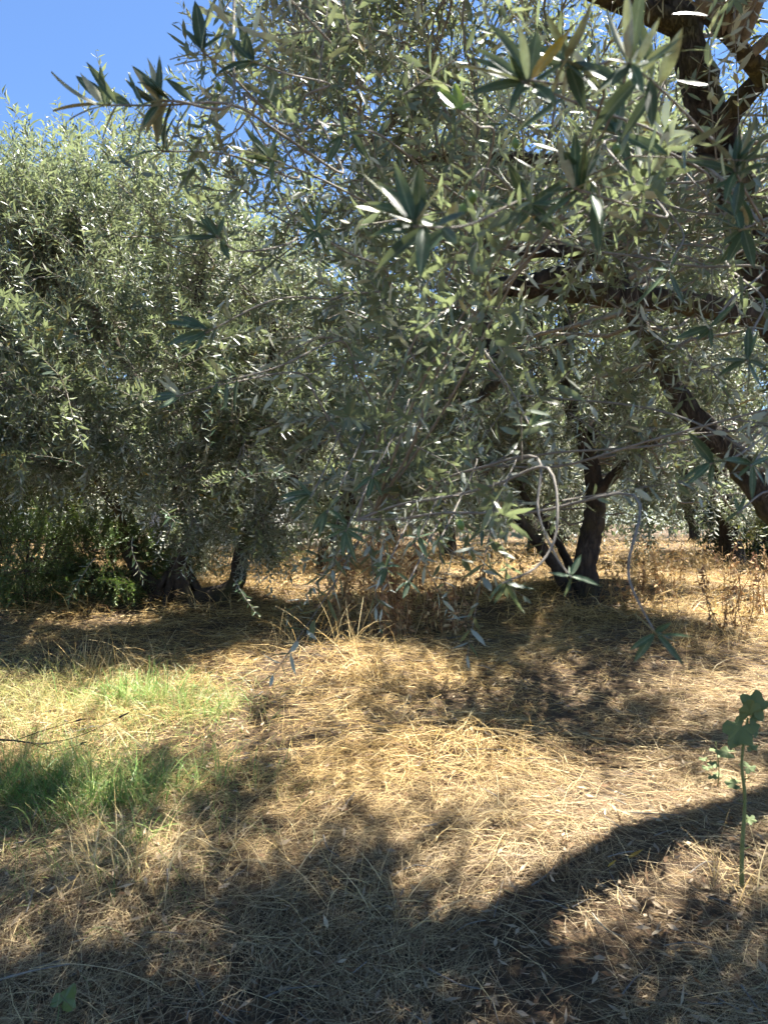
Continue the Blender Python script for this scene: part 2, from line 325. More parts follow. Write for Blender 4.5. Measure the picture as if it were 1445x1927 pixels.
def grow(TW, LF, cloud, center, rad, nb, ns, leafL=.066, rel_step=.38, rows=1, up_top=.9, droop=-.9, zmin=-.8, length=(.28, .6), r_lo=.35, br=.012, accept=None, ratio=.11, whip=0.0, twig_seg=4, ground=H):
    """Secondary branches from the limbs out to points through the crown's volume, each set with leafy shoots."""
    center, rad = np.asarray(center, float), np.asarray(rad, float); ph = rng.uniform(0, 6.28, 6); made = 0; tries = 0; sh = []
    while made < nb and tries < nb * 30:
        tries += 1
        d = nrm(rng.normal(size=3))
        if d[2] < zmin: continue
        lump = 1 + .13 * math.sin(3.1 * d[0] + ph[0] + 2.3 * d[2]) + .12 * math.sin(4.3 * d[1] + ph[1] - 3 * d[0]) + .1 * math.sin(6 * d[2] + ph[2] + 4 * d[0])
        tg = center + rad * d * lump * (r_lo + (1 - r_lo) * rng.random() ** .6)
        if tg[2] < (ground(tg[0], tg[1]) if ground else 0) + .35: continue
        if accept is not None and not accept(tg): continue
        if ground is H and rng.random() < .93 and sunny(tg): continue
        sub = cloud[rng.integers(0, len(cloud), max(6, len(cloud) // 3))]
        st = sub[np.argmin(np.linalg.norm(sub - tg, axis=1) + .5 * np.maximum(0, sub[:, 2] - tg[2]))]
        p = wiggle_path(st, tg); L = np.linalg.norm(tg - st)
        tube(TW, curve(p, 9), np.linspace(br * (.5 + L * .45), .003, 9), twig_seg, cap=False); made += 1
        for s in range(ns):
            u = 1 - .75 * rng.random() ** 1.4 if s else 1.; k = min(int(u * 6), 5); q = p[k] + (p[k + 1] - p[k]) * (u * 6 - k)
            out = nrm((q - center) / rad); zt = out[2]
            up = up_top * sstep(-.1, .7, zt) + droop * (1 - sstep(-.6, .1, zt))
            sd = out * .55 + nrm(tg - st) * .35 + rng.normal(size=3) * .5 + V(0, 0, .6 * up)
            if ground is H and rng.random() < .8 and sunny(q + nrm(sd) * .2): continue
            sh.append((q, sd, rng.uniform(*length) * (1 + (whip * rng.random() if zt > .45 else 0)), up + 1e-3))
            if rng.random() < .4: sh.append((q + nrm(sd) * .15, nrm(sd) + rng.normal(size=3) * .6, rng.uniform(*length) * .6, up + 1e-3))
    plant(TW, LF, sh, rows, ratio, rel_step, leafL)

# ------------------------------------------------------------------ ground
def axis(lo, hi, step, far):
    a = list(np.arange(lo, hi + 1e-6, step)); s = step
    while a[-1] < far: s *= 1.25; a.append(a[-1] + s)
    s = step
    while a[0] > -far: s *= 1.25; a.insert(0, a[0] - s)
    return np.array(a)
gx, gy = axis(-6, 6, .07, 700), axis(-1.5, 13, .07, 700)
X, Y = np.meshgrid(gx, gy); S = Soup()
i, j = np.meshgrid(np.arange(len(gy) - 1), np.arange(len(gx) - 1), indexing='ij'); k = len(gx)
S.add(np.stack([X, Y, H(X, Y)], -1), np.stack([i * k + j, i * k + j + 1, (i + 1) * k + j + 1, (i + 1) * k + j], -1).reshape(-1, 4))
S.build('ground', M_soil, kind='structure', label='earth floor of the olive grove under matted straw')

def blades(S, x, y, L, wd, th, el, arch, col, n=4, z0=0.0, roll=None):
    """N ribbons: root x,y; heading th, elevation el, arching down; tint col."""
    N = len(x); t = np.linspace(0, 1, n)[None, :]
    hd = np.stack([np.cos(th), np.sin(th), np.zeros(N)], 1)
    e = el[:, None] - arch[:, None] * t
    dx = np.cumsum(np.cos(e), 1); dz = np.cumsum(np.sin(e), 1); dx = (dx - dx[:, :1]) * (L / (n - 1))[:, None]; dz = (dz - dz[:, :1]) * (L / (n - 1))[:, None]
    bend = rng.normal(0, .12, N)[:, None] * dx ** 2 / np.maximum(L[:, None], .01) * 2
    side = np.stack([-hd[:, 1], hd[:, 0], np.zeros(N)], 1)
    p = np.zeros((N, n, 3)); p[..., 0] = x[:, None] + hd[:, None, 0] * dx + side[:, None, 0] * bend; p[..., 1] = y[:, None] + hd[:, None, 1] * dx + side[:, None, 1] * bend
    g = H(p[..., 0], p[..., 1]); base = H(x, y)[:, None]
    p[..., 2] = np.maximum(base + z0[:, None] + dz if np.ndim(z0) else base + dz, g + .004)
    rl = rng.uniform(-.9, .9, N) if roll is None else roll
    wv = side * np.cos(rl)[:, None] + V(0, 0, 1) * np.sin(rl)[:, None]
    tp = (1 - .75 * t ** 2)[..., None] * (wd / 2)[:, None, None]
    v = np.stack([p - wv[:, None] * tp, p + wv[:, None] * tp], 2).reshape(-1, 3)
    o = (np.arange(N) * 2 * n)[:, None]; kk = np.arange(n - 1)[None] * 2
    q = np.stack([o + kk, o + kk + 1, o + kk + 3, o + kk + 2], -1).reshape(-1, 4)
    S.add(v, q, None, np.repeat(col, 2 * n, 0))
def heading(x, y): return .25 + 1.15 * noise2(x, y, 0, 6, .7) + .55 * noise2(x, y, 6, 12, 2.2)
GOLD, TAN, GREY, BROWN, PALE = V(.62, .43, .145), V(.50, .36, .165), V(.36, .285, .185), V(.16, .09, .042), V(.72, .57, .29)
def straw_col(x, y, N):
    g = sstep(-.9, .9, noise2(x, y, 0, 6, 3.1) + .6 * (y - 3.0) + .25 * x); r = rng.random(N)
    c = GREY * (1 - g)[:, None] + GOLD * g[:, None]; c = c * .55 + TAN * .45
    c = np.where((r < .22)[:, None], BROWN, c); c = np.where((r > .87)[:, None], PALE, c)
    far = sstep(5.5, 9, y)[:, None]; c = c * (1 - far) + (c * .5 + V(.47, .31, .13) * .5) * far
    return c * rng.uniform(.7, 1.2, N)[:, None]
def straw(S, N, y0, y1, wd, L, el, arch, n, pw=1.0, up=0.0):
    y = y0 + (y1 - y0) * rng.random(N) ** pw; x = (rng.random(N) * 2 - 1) * (.57 * y + 1.1)
    # thin, worn spots let the earth show
    keep = rng.random(N) < .16 + .84 * sstep(-1.0, .5, noise2(x, y, 9, 18, .4)); x, y = x[keep], y[keep]; N = len(x)
    th = heading(x, y) + rng.normal(0, .95, N) + np.pi * (rng.random(N) < .5)
    e = np.abs(rng.normal(0, el, N)); u = rng.random(N) < up; e = np.where(u, rng.uniform(.7, 1.5, N), e)
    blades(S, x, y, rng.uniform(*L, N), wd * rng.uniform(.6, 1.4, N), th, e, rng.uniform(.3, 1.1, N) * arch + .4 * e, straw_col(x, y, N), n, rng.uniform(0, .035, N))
S = Soup()
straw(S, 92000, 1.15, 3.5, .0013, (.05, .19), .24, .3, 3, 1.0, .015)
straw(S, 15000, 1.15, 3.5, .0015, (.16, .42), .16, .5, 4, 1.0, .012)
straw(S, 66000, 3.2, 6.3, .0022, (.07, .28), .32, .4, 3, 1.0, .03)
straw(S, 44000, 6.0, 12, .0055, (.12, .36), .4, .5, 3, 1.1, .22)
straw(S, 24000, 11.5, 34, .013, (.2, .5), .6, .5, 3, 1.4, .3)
finish(S.build('dry_straw', M_straw), 'matted golden straw lying over the whole grove floor', 'straw', None, 'stuff')

# low green-yellow grass: the sunlit left meadow and the shaded left foreground
S = Soup()
def green(N, cx, cy, sx, sy, L, wd, el, fresh):
    x = rng.normal(cx, sx, N); y = rng.normal(cy, sy, N); y = np.maximum(y, 1.3)
    c = V(.16, .25, .06) * fresh + V(.40, .36, .14) * (1 - fresh)
    r = rng.random(N)[:, None]; c = np.where(r < .3, V(.44, .37, .17), c) * rng.uniform(.7, 1.25, N)[:, None]
    blades(S, x, y, rng.uniform(*L, N), wd * rng.uniform(.6, 1.3, N), rng.uniform(0, 6.28, N), rng.normal(el, .28, N), rng.uniform(.3, 1.3, N), c, 4, np.zeros(N))
for px, py, N, sx, sy, L, wd, el, fr in ((90, 1320, 3600, .42, .34, (.08, .22), .003, 1.0, .35), (330, 1335, 1100, .26, .2, (.07, .2), .003, 1.0, .5),
                                       (100, 1480, 2300, .3, .26, (.1, .28), .0034, 1.05, .9), (330, 1480, 700, .3, .2, (.06, .2), .0028, 1.0, .8), (180, 1640, 420, .22, .2, (.06, .18), .0026, 1.0, .8)):
    g = G(px, py); green(N, g[0], g[1], sx, sy, L, wd, el, fr)
finish(S.build('green_grass', M_grass), 'short yellow green grass in the sunlit patch at left', 'grass', None, 'stuff')
# litter: shed olive leaves between the stalks
S = Soup(); N = 9000
y = 1.2 + 6 * rng.random(N) ** 1.7; x = (rng.random(N) * 2 - 1) * (.57 * y + .8)
b = np.stack([x, y, H(x, y) + rng.uniform(.008, .04, N)], 1); th = rng.uniform(0, 6.28, N)
d = nrm(np.stack([np.cos(th), np.sin(th), rng.normal(0, .25, N)], 1)); nm = nrm(rng.normal(size=(N, 3)) * .5 + V(0, 0, 1)); nm = nrm(nm - d * (nm * d).sum(1, keepdims=True))
lc = np.where(rng.random(N)[:, None] < .45, V(.36, .28, .18), V(.17, .10, .05)) * rng.uniform(.6, 1.4, N)[:, None]
leaves(S, b, d, nm, rng.uniform(.03, .06, N), rng.uniform(.004, .008, N), rng.normal(0, .2, N), lc)
finish(S.build('fallen_leaves', M_dead), 'grey brown shed olive leaves scattered through the straw', 'leaf litter', None, 'stuff')

S = Soup()
for _ in range(420):
    y_ = 1.3 + 5 * rng.random() ** 1.5; x_ = rng.uniform(-1, 1) * (.57 * y_ + .6); a_ = rng.uniform(0, 6.28); L_ = rng.uniform(.04, .2); p_ = V(x_, y_, float(H(x_, y_)) + rng.uniform(.01, .035)); e_ = p_ + V(math.cos(a_), math.sin(a_), rng.normal(0, .12)) * L_
    tube(S, curve([p_, (p_ + e_) / 2 + rng.normal(size=3) * L_ * .06, e_], 5), np.linspace(.0032, .0016, 5) * rng.uniform(.5, 1.1), 5, .1)
finish(S.build('broken_twigs', M_twig), 'short broken grey twigs strewn through the foreground straw', 'twigs', None, 'stuff')

# ------------------------------------------------------------------ single leaves (parts) for the sprigs one can pick apart
def unit_leaf(name, m, wd, curl, fold, twist):
    ts = np.linspace(0, 1, 8); S = Soup(); v = []
    for t in ts:
        h = wd * (np.sin(np.pi * min(t, 1) ** .85) ** .8 if 0 < t < 1 else 0.0) + .004 * (1 - t)
        a = twist * t
        for x in (-1, -.5, 0, .5, 1):
            z = fold * wd * (abs(x) ** 1.4) - curl * t * t
            v.append((x * h * math.cos(a), t, z * 1.0 + x * h * math.sin(a)))
    q = [[i * 5 + j, i * 5 + j + 1, i * 5 + j + 6, i * 5 + j + 5] for i in range(7) for j in range(4)]
    S.add(v, q); return S.mesh(name, m)
LEAF = [unit_leaf('leaf', M_leaf1, rng.uniform(.085, .118), c, rng.uniform(.12, .4), rng.normal(0, .25)) for c in (-.08, .02, .06, .12, .2, .28)]
LEAF_Y = unit_leaf('leaf_yellow', M_leafy, .10, .08, .2, .3); LEAF_G = unit_leaf('leaf_fresh', M_leafg, .17, .06, .2, .1)
LEAF_F = [unit_leaf('leaf_small', M_leaf1, .1, c, .25, .1) for c in (.03, .12)]
def olive_mesh():
    S = Soup(); n, m = 9, 8; v = []; 
    for i in range(n):
        t = i / (n - 1); r = .0062 * math.sin(math.pi * min(max(t, .02), .985)) ** .7
        for j in range(m): v.append((r * math.cos(j / m * 6.2832), r * math.sin(j / m * 6.2832), -.018 * t))
    q = [[i * m + j, i * m + (j + 1) % m, (i + 1) * m + (j + 1) % m, (i + 1) * m + j] for i in range(n - 1) for j in range(m)]
    S.add(v, q); tube(S, np.array([(0, 0, .016), (.001, 0, .008), (0, 0, -.001)]), .0007, 4, cap=False); return S.mesh('olive', M_olive)
OLIVE = olive_mesh()
def put_leaf(parent, base, d, nm, L, me=None):
    d = nrm(d); nm = nrm(nm - d * np.dot(nm, d)); s = np.cross(d, nm)
    o = bpy.data.objects.new('leaf', me or LEAF[rng.integers(len(LEAF))]); C.objects.link(o); o.parent = parent
    org = np.array(parent.matrix_basis.translation) + np.array(parent.parent.matrix_basis.translation)
    b = base - org; m = np.eye(4); m[:3, 0] = s * L; m[:3, 1] = d * L; m[:3, 2] = nm * L; m[:3, 3] = b
    o.matrix_basis = Matrix(m.tolist()); return o
def put_olive(parent, at, sc=1.0):
    o = bpy.data.objects.new('olive', OLIVE); C.objects.link(o); o.parent = parent
    org = np.array(parent.matrix_basis.translation) + np.array(parent.parent.matrix_basis.translation)
    o.location = tuple(at - org); o.scale = (sc,) * 3; o.rotation_euler = (rng.normal(0, .2), rng.normal(0, .2), 0)

# ------------------------------------------------------------------ far and middle olive trees
def trunk_cloud(paths, lo=.55): return np.vstack([p[int(len(p) * lo):] for p in paths])
def make_tree(name, label, stems, center, rad, nb, ns, base, group=None, bark=M_bark, skirts=(), **kw):
    """stems: [(points, r0, r1)], the first is the trunk; the crown grows from their upper halves."""
    root = thing(name, base, label, 'tree', group); paths = []
    for k, (pts, r0, r1) in enumerate(stems):
        S = Soup(); paths.append(limb(S, pts, r0, r1)); S.build('trunk' if k == 0 else 'limb', bark, root)
    TW, LF = Soup(), Soup()
    grow(TW, LF, trunk_cloud(paths), center, rad, nb, ns, **kw)
    for c_, r_, n_ in skirts: grow(TW, LF, trunk_cloud(paths, .3), c_, r_, n_, ns, **{**kw, 'accept': None, 'droop': -1.2, 'up_top': -.2})
    TW.build('twigs', M_twig, root, kind='stuff'); LF.build('crown', M_leaf, root, kind='stuff')
    return root, paths

# left olive: several stems out of one mossy stump, skirt of shoots nearly to the straw
b0 = G(335, 1132)
dL = b0[1]
stL = [([b0 + V(0, 0, -.12), P(338, 1070, dL), P(350, 1000, dL), P(345, 930, dL + .1), P(310, 800, dL + .1), P(280, 640, dL - .1)], .125, .04),
       ([P(305, 1120, dL), P(262, 1075, dL - .05), P(232, 1010, dL - .1), P(205, 930, dL - .2), P(120, 800, dL - .3), P(60, 680, dL)], .09, .03),
       ([P(360, 1130, dL), P(440, 1105, dL + .1), P(455, 1040, dL), P(490, 965, dL), P(560, 885, dL + .1), P(610, 820, dL + .4)], .095, .04),
       ([P(350, 960, dL), P(430, 880, dL - .2), P(475, 810, dL - .4), P(500, 730, dL - .5), P(520, 600, dL - .5)], .07, .028),
       ([P(338, 900, dL + .1), P(330, 760, dL + .3), P(370, 560, dL + .5), P(385, 430, dL + .5)], .08, .025),
       ([P(300, 780, dL + .1), P(215, 640, dL + .1), P(200, 480, dL + .2)], .06, .02)]
def acc_left(t):
    px = CX + F * t[0] / t[1]; py = HY - F * (t[2] - CZ) / t[1]
    top = np.interp(px, [-200, 0, 90, 200, 300, 400, 520, 640], [345, 330, 285, 265, 290, 350, 440, 560])
    if py < top: return False
    if px > 430 and py > 900: return False
    if px > 255 and py > 915 and t[1] < dL + .3: return rng.random() < .55
    if px < 265 and py > 860 + rng.normal(0, 30): return False
    if 215 < px < 320 and 985 < py < 1080 and t[1] < dL: return rng.random() < .12
    return True
TL, pL = make_tree('olive_tree', 'big many stemmed olive at left, its leafy skirt reaching almost to the straw', stL,
                   (-2.65, dL + .35, 2.75), (2.5, 2.0, 2.3), 620, 10, b0, leafL=.066, rel_step=.38, rows=0, up_top=1.0, droop=-.8, zmin=-.92, whip=.55, skirts=((P(400, 840, dL - 1.2), (.7, .45, .35), 18), (P(130, 740, dL - 1.3), (.9, .5, .35), 30), (P(460, 990, dL - .7), (.35, .3, .25), 9)), accept=acc_left, length=(.3, .58))
# stump flare
S = Soup()
for a in np.linspace(0, 6.28, 8)[:-1]:
    e = b0 + V(math.cos(a) * .3, math.sin(a) * .24, 0); e[2] = H(e[0], e[1]) - .03
    tube(S, curve([b0 + V(math.cos(a) * .06, math.sin(a) * .06, .3), b0 + V(math.cos(a) * .2, math.sin(a) * .15, .1), e], 8), np.linspace(.045, .015, 8), 8, .12)
S.build('stump', M_bark, TL)

# single leaves on the shoots that lean out of the left olive towards the viewer
for px, py, dd, ddx, ddz in ((300, 955, -1.9, .3, -.1), (160, 880, -1.9, -.4, .2), (390, 850, -2., .4, .5), (250, 1010, -1.7, .1, -.6), (440, 1090, -1.6, .5, -.4), (120, 600, -1.9, -.5, .5),
                             (230, 540, -1.9, .2, .8), (60, 480, -1.7, .2, .9), (330, 690, -2., .3, .6), (410, 780, -2.1, .4, .7), (90, 760, -1.8, -.5, .3), (200, 700, -2., .1, .6), (455, 900, -1.9, .5, .1), (180, 1050, -1.7, -.3, -.7)):
    st = P(px, py, dL + dd); p = shoot_path(st, V(ddx, -.5, ddz), .36, ddz, 7)
    S = Soup(); tube(S, p, np.linspace(.003, .001, 7), 5); sp = S.build('sprig', M_twig, TL)
    B, d2, nm, L = leaf_nodes(p, .068, .036, .95)
    for q in range(len(B)): put_leaf(sp, B[q], d2[q], nm[q], L[q], LEAF_F[q % 2])

# middle-right olive: upright black trunk with leaning stems beside it
b1 = G(1098, 1118); dM = b1[1]
stM = [([b1 + V(0, 0, -.1), P(1100, 1060, dM), P(1115, 990, dM), P(1122, 920, dM), P(1105, 850, dM), P(1075, 760, dM), P(1060, 640, dM + .1)], .135, .055),
       ([P(1075, 1125, dM - .05), P(1040, 1060, dM - .1), P(985, 985, dM - .2), P(940, 925, dM - .3), P(905, 860, dM - .3), P(880, 760, dM - .3)], .062, .032),
       ([P(1085, 1100, dM + .25), P(1055, 1030, dM + .3), P(1020, 975, dM + .35), P(985, 930, dM + .4), P(960, 860, dM + .5)], .05, .028),
       ([P(1100, 820, dM), P(1165, 730, dM + .2), P(1240, 640, dM + .3), P(1270, 500, dM + .4)], .10, .04),
       ([P(1062, 700, dM), P(990, 560, dM + .2), P(960, 400, dM + .3), P(985, 260, dM + .3)], .075, .03),
       ([P(1120, 930, dM), P(1190, 860, dM - .3), P(1260, 800, dM - .5)], .06, .025),
       ([P(1061, 660, dM + .1), P(1090, 480, dM + .3), P(1120, 250, dM + .4)], .07, .025)]
def acc_mid(t):
    px = CX + F * t[0] / t[1]; py = HY - F * (t[2] - CZ) / t[1]
    if py > 955 and px < 1120: return False
    if 880 < px < 1160 and py > 850 and t[1] < dM + .2: return rng.random() < .25
    return py < 975
TM, pM = make_tree('olive_tree', 'olive with upright black trunk and two thin leaning stems in the straw at centre right', stM,
                   (2.1, dM + .4, 3.35), (2.8, 2.2, 2.5), 500, 10, b1, leafL=.07, rel_step=.38, rows=0, zmin=-.9, whip=.6, accept=acc_mid)

# olives further back: three builds, each placed several times
def far_proto(seed, lean):
    st = [([V(0, 0, -.15), V(.05, 0, .35), V(lean * .3, .05, .8), V(lean * .7, .1, 1.4), V(lean, .1, 2.1)], .21, .07),
          ([V(lean * .3, .05, .75), V(-.3, .1, 1.2), V(-.75, .1, 1.8), V(-1.1, 0, 2.4)], .11, .04),
          ([V(lean * .4, .05, .9), V(.5, -.1, 1.3), V(1.0, -.1, 1.9), V(1.3, 0, 2.4)], .10, .035)]
    root = thing('olive_tree', (0, 0, 0), 'x', 'tree', 'olives further back in the grove'); paths = []
    for k, (pts, r0, r1) in enumerate(st):
        S = Soup(); paths.append(limb(S, pts, r0, r1, 9, .1, 16)); S.build('trunk' if k == 0 else 'limb', M_bark, root)
    TW, LF = Soup(), Soup()
    grow(TW, LF, trunk_cloud(paths, .4), (0, 0, 2.6), (2.9, 2.8, 2.15), 210, 8, leafL=.105, rel_step=.40, rows=0, zmin=-.95, whip=.5, twig_seg=3, ratio=.125, length=(.35, .65), ground=None)
    TW.build('twigs', M_twig, root, kind='stuff'); LF.build('crown', M_leaf, root, kind='stuff'); return root
def copy_tree(o):
    c = o.copy(); C.objects.link(c)
    for ch in [x for x in C.objects if x.parent is o]:
        k = ch.copy(); C.objects.link(k); k.parent = c
    return c
protos = [far_proto(1, .25), far_proto(2, -.35), far_proto(3, .05)]
used = set()
for i, (x, y, pr, sc, rz, lab) in enumerate((
        (-4.7, 10.2, 0, 1.12, 40, 'olive at far left behind the green hedge, its dark trunk half hidden by leaves'),
        (-.78, 11.2, 1, 1.1, 200, 'olive right behind the clump of brown weeds, its dark trunk left of centre'),
        (1.35, 15.0, 2, 1.1, 90, 'small looking olive with leaning dark trunk seen in the straw left of the black trunk'),
        (6.2, 12.6, 0, 1.15, 150, 'olive behind the dark green bush at the right edge'),
        (-8.6, 15.5, 1, 1.2, 10, 'olive at the far left edge behind the hedge, farther off than its neighbour'),
        (-3.2, 17.5, 2, 1.15, 250, 'olive beyond the white wall glimpsed through the left tree'),
        (3.9, 18.5, 1, 1.2, 300, 'olive in the second row right behind the upright black trunk'),
        (9.5, 18.0, 2, 1.2, 30, 'olive in the second row at the right edge'),
        (.3, 23.0, 0, 1.2, 120, 'distant pale olive straight ahead at the end of the straw clearing'),
        (-7.0, 25.0, 1, 1.25, 60, 'distant olive at left seen under the left tree'),
        (6.6, 26.0, 0, 1.25, 220, 'distant olive at right seen over the dry weeds'),
        (2.9, 33.0, 2, 1.3, 170, 'farthest olive seen just left of the upright black trunk'),
        (-2.6, 34.0, 0, 1.3, 280, 'farthest olive seen above the straw gap left of centre'),
        (13.0, 30.0, 1, 1.3, 330, 'farthest olive at the right edge'),
        (-13.5, 30.0, 2, 1.3, 20, 'farthest olive at the left edge'))):
    o = protos[pr] if pr not in used else copy_tree(protos[pr]); used.add(pr)
    o.location = (x, y, float(H(x, y))); o.rotation_euler.z = R(rz); o.scale = (sc,) * 3; o['label'] = lab

# ------------------------------------------------------------------ near olive, rooted outside the right edge
bN = V(2.95, 3.95, float(H(2.95, 3.95)))
TN = thing('olive_tree', bN, 'near olive overhanging the view from the right, its sprigs close to the viewer', 'tree')
stN = [([bN + V(0, 0, -.1), V(2.85, 3.85, .8), P(1640, 820, 3.6), P(1480, 600, 3.3), P(1420, 440, 3.15), P(1372, 300, 3.1), P(1325, 160, 3.05), P(1285, 20, 3.05), P(1230, -160, 3.0)], .155, .055),
       ([bN + V(-.05, .15, .1), P(1560, 1090, 4.0), P(1450, 950, 4.05), P(1370, 850, 4.1), P(1290, 760, 4.15), P(1238, 660, 4.2), P(1180, 560, 4.3), P(1150, 420, 4.4)], .09, .045),
       ([P(1500, 610, 3.25), P(1380, 585, 3.0), P(1270, 565, 2.85), P(1150, 552, 2.75), P(1040, 545, 2.65), P(950, 535, 2.55), P(915, 575, 2.5)], .055, .03),
       ([P(960, 538, 2.56), P(1040, 520, 2.6), P(1110, 492, 2.62), P(1165, 500, 2.66)], .036, .03),
       ([P(1135, 492, 2.64), P(1070, 470, 2.6), P(985, 472, 2.5), P(900, 455, 2.4)], .03, .016),
       ([P(917, 572, 2.5), P(912, 620, 2.48), P(935, 655, 2.48), P(940, 700, 2.46), P(905, 745, 2.42), P(868, 752, 2.4), P(855, 715, 2.38)], .03, .014),
       ([P(1372, 300, 3.1), P(1240, 292, 3.0), P(1080, 298, 2.9), P(900, 288, 2.8), P(760, 300, 2.7)], .036, .014),
       ([P(1445, 140, 2.6), P(1390, 70, 2.5), P(1330, 15, 2.45)], .035, .02),
       ([P(1330, 270, 3.08), P(1420, 160, 2.9), P(1520, 60, 2.7), P(1600, -120, 2.6)], .055, .03),
       ([P(1290, 40, 3.05), P(1050, -60, 2.9), P(850, -130, 2.7), P(560, -150, 2.5)], .05, .02),
       ([P(800, 130, 3.6), P(700, 260, 3.3), P(640, 180, 3.5), P(560, 60, 3.6)], .02, .012)]
pN = []
for k, (pts, r0, r1) in enumerate(stN):
    S = Soup(); pN.append(limb(S, pts, r0, r1, 14 if k < 3 else 10, .08)); S.build('trunk' if k == 0 else 'limb', M_bark_near, TN)
TW, LF = Soup(), Soup()
XMIN = ([-900, 0, 120, 250, 350, 500, 600, 720, 850, 950, 1060], [290, 300, 330, 345, 350, 370, 370, 380, 520, 590, 640])
def acc_near(t):
    if t[1] < .9: return False
    px = CX + F * t[0] / t[1]; py = HY - F * (t[2] - CZ) / t[1]
    if py > 820: return False
    if t[1] < 3.0 and hides(px, py) and rng.random() < .75: return False
    return px > np.interp(py, *XMIN)
def hides(px, py):
    return (1225 < px < 1460 and abs(py - (px - 1285) * 3.2 - 20) < 260 and py < 560) or (930 < px < 1460 and 450 < py < 620)
cloud = trunk_cloud(pN, .35)
grow(TW, LF, cloud, (1.55, 4.1, 3.55), (2.7, 2.2, 1.9), 190, 8, leafL=.066, rel_step=.42, accept=acc_near, zmin=-.75, droop=-1.0, rows=0)
# unseen clumps added to this crown above the frame, placed to shade the foreground
for gx_, gy_, h_, r_, n_ in ((-.7, 2.45, 5.9, (1.5, .8, .6), 30), (1.1, 2.25, 5.6, (1.25, .36, .6), 12), (.2, 1.5, 5.2, (1.9, .55, .6), 13)):
    grow(TW, LF, cloud, (gx_ + SUNOFF[0] * h_, gy_ + SUNOFF[1] * h_, h_), r_, n_, 9, leafL=.07, rel_step=.4, zmin=-1.1, rows=0, r_lo=.1, accept=lambda t: t[2] > 1.45 + .75 * t[1])
grow(TW, LF, cloud, (1.2, -.5, 4.4), (2.6, 1.5, .9), 80, 8, leafL=.075, rel_step=.42, zmin=-1.1, rows=0, r_lo=.1)  # added foliage over and behind the camera, out of view, blocking sky light
# boughs that drape forward between the trunk and the viewer
DR = []; BR = []
def drape(px, py, d, up=-.3, ns=8, ln=(.22, .45), leafL=.066, src=None):
    tg = P(px, py, d)
    c = cloud if src is None else src
    st = c[np.argmin(np.linalg.norm((c - tg) * V(1, 1, 1), axis=1) + rng.random(len(c)) * .5)]
    p = wiggle_path(st, tg, 7, .12, .05); L = np.linalg.norm(tg - st)
    pc = curve(p, 14); tube(TW, pc, np.linspace(.0028 + .0025 * L, .0016, 14), 5, cap=False); BR.append(pc)
    for s in range(ns):
        u = rng.uniform(.25, 1) if s else 1.; k = min(int(u * 6), 5); q = p[k] + (p[k + 1] - p[k]) * (u * 6 - k)
        sd = nrm(tg - st) * .6 + rng.normal(size=3) * .55 + V(-.25, -.1, .2 * up)
        if sunny(q + nrm(sd) * .15) and rng.random() < .6: continue
        m_ = q + nrm(sd) * .15
        if m_[1] > .3 and hides(CX + F * m_[0] / m_[1], HY - F * (m_[2] - CZ) / m_[1]) and rng.random() < .6: continue
        DR.append((q, sd, rng.uniform(*ln), up + 1e-3))
for a in ((420, 190, 1.9, .4), (520, 90, 2.2, .4), (440, 320, 2.1, .1), (560, 250, 2.4, .1), (500, 420, 2.2, 0), (620, 350, 2.0, 0), (680, 150, 2.3, .3), (760, 60, 2.0, .3), (860, 260, 2.3, 0),
          (430, 560, 2.4, -.2), (540, 520, 2.3, -.2), (640, 480, 2.2, -.2), (720, 560, 2.0, -.3), (800, 430, 2.2, 0), (480, 690, 2.6, -.3), (600, 650, 2.5, -.4), (700, 690, 2.2, -.5), (790, 650, 2.3, -.5),
          (650, 800, 2.2, -.6), (740, 800, 2.1, -.7), (820, 780, 2.3, -.7), (690, 900, 2.0, -.7), (760, 920, 1.9, -.7), (640, 930, 1.8, -.4), (700, 1000, 1.85, -.6),
          (950, 420, 2.0, 0), (1040, 400, 1.9, 0), (1120, 640, 2.4, -.5), (1010, 660, 2.3, -.6), (1200, 500, 2.2, -.3), (1300, 460, 2.0, -.2), (1380, 700, 2.3, -.5), (1300, 640, 2.4, -.5), (1430, 480, 2.1, 0),
          (960, 760, 2.1, -.7), (880, 690, 2.4, -.6), (1000, 180, 1.9, .2), (1150, 200, 1.8, .2), (1260, 180, 1.9, .2), (1390, 220, 2.0, .2), (1100, 80, 2.2, .3), (900, 120, 2.1, .3), (1410, 60, 1.8, .2),
          (760, 700, 2.6, -.8), (860, 880, 2.2, -.8)):
    drape(*a)
for _ in range(38):
    px, py = rng.uniform(560, 1470), rng.uniform(-60, 430)
    if px < 1000 and py > 330 or hides(px - 40, py): continue
    q = P(px, py, rng.uniform(.8, 1.5)); DR.append((q, V(rng.normal(-.5, .6), rng.normal(-.3, .5), rng.normal(.15, .5)), rng.uniform(.18, .32), .4))
# canopy above the picture's top edge
for _ in range(34):
    drape(rng.uniform(380, 1500), rng.uniform(-420, -20), rng.uniform(1.6, 3.0), .3, 7)

cloud2 = np.vstack([cloud] + [b[4:] for b in BR])
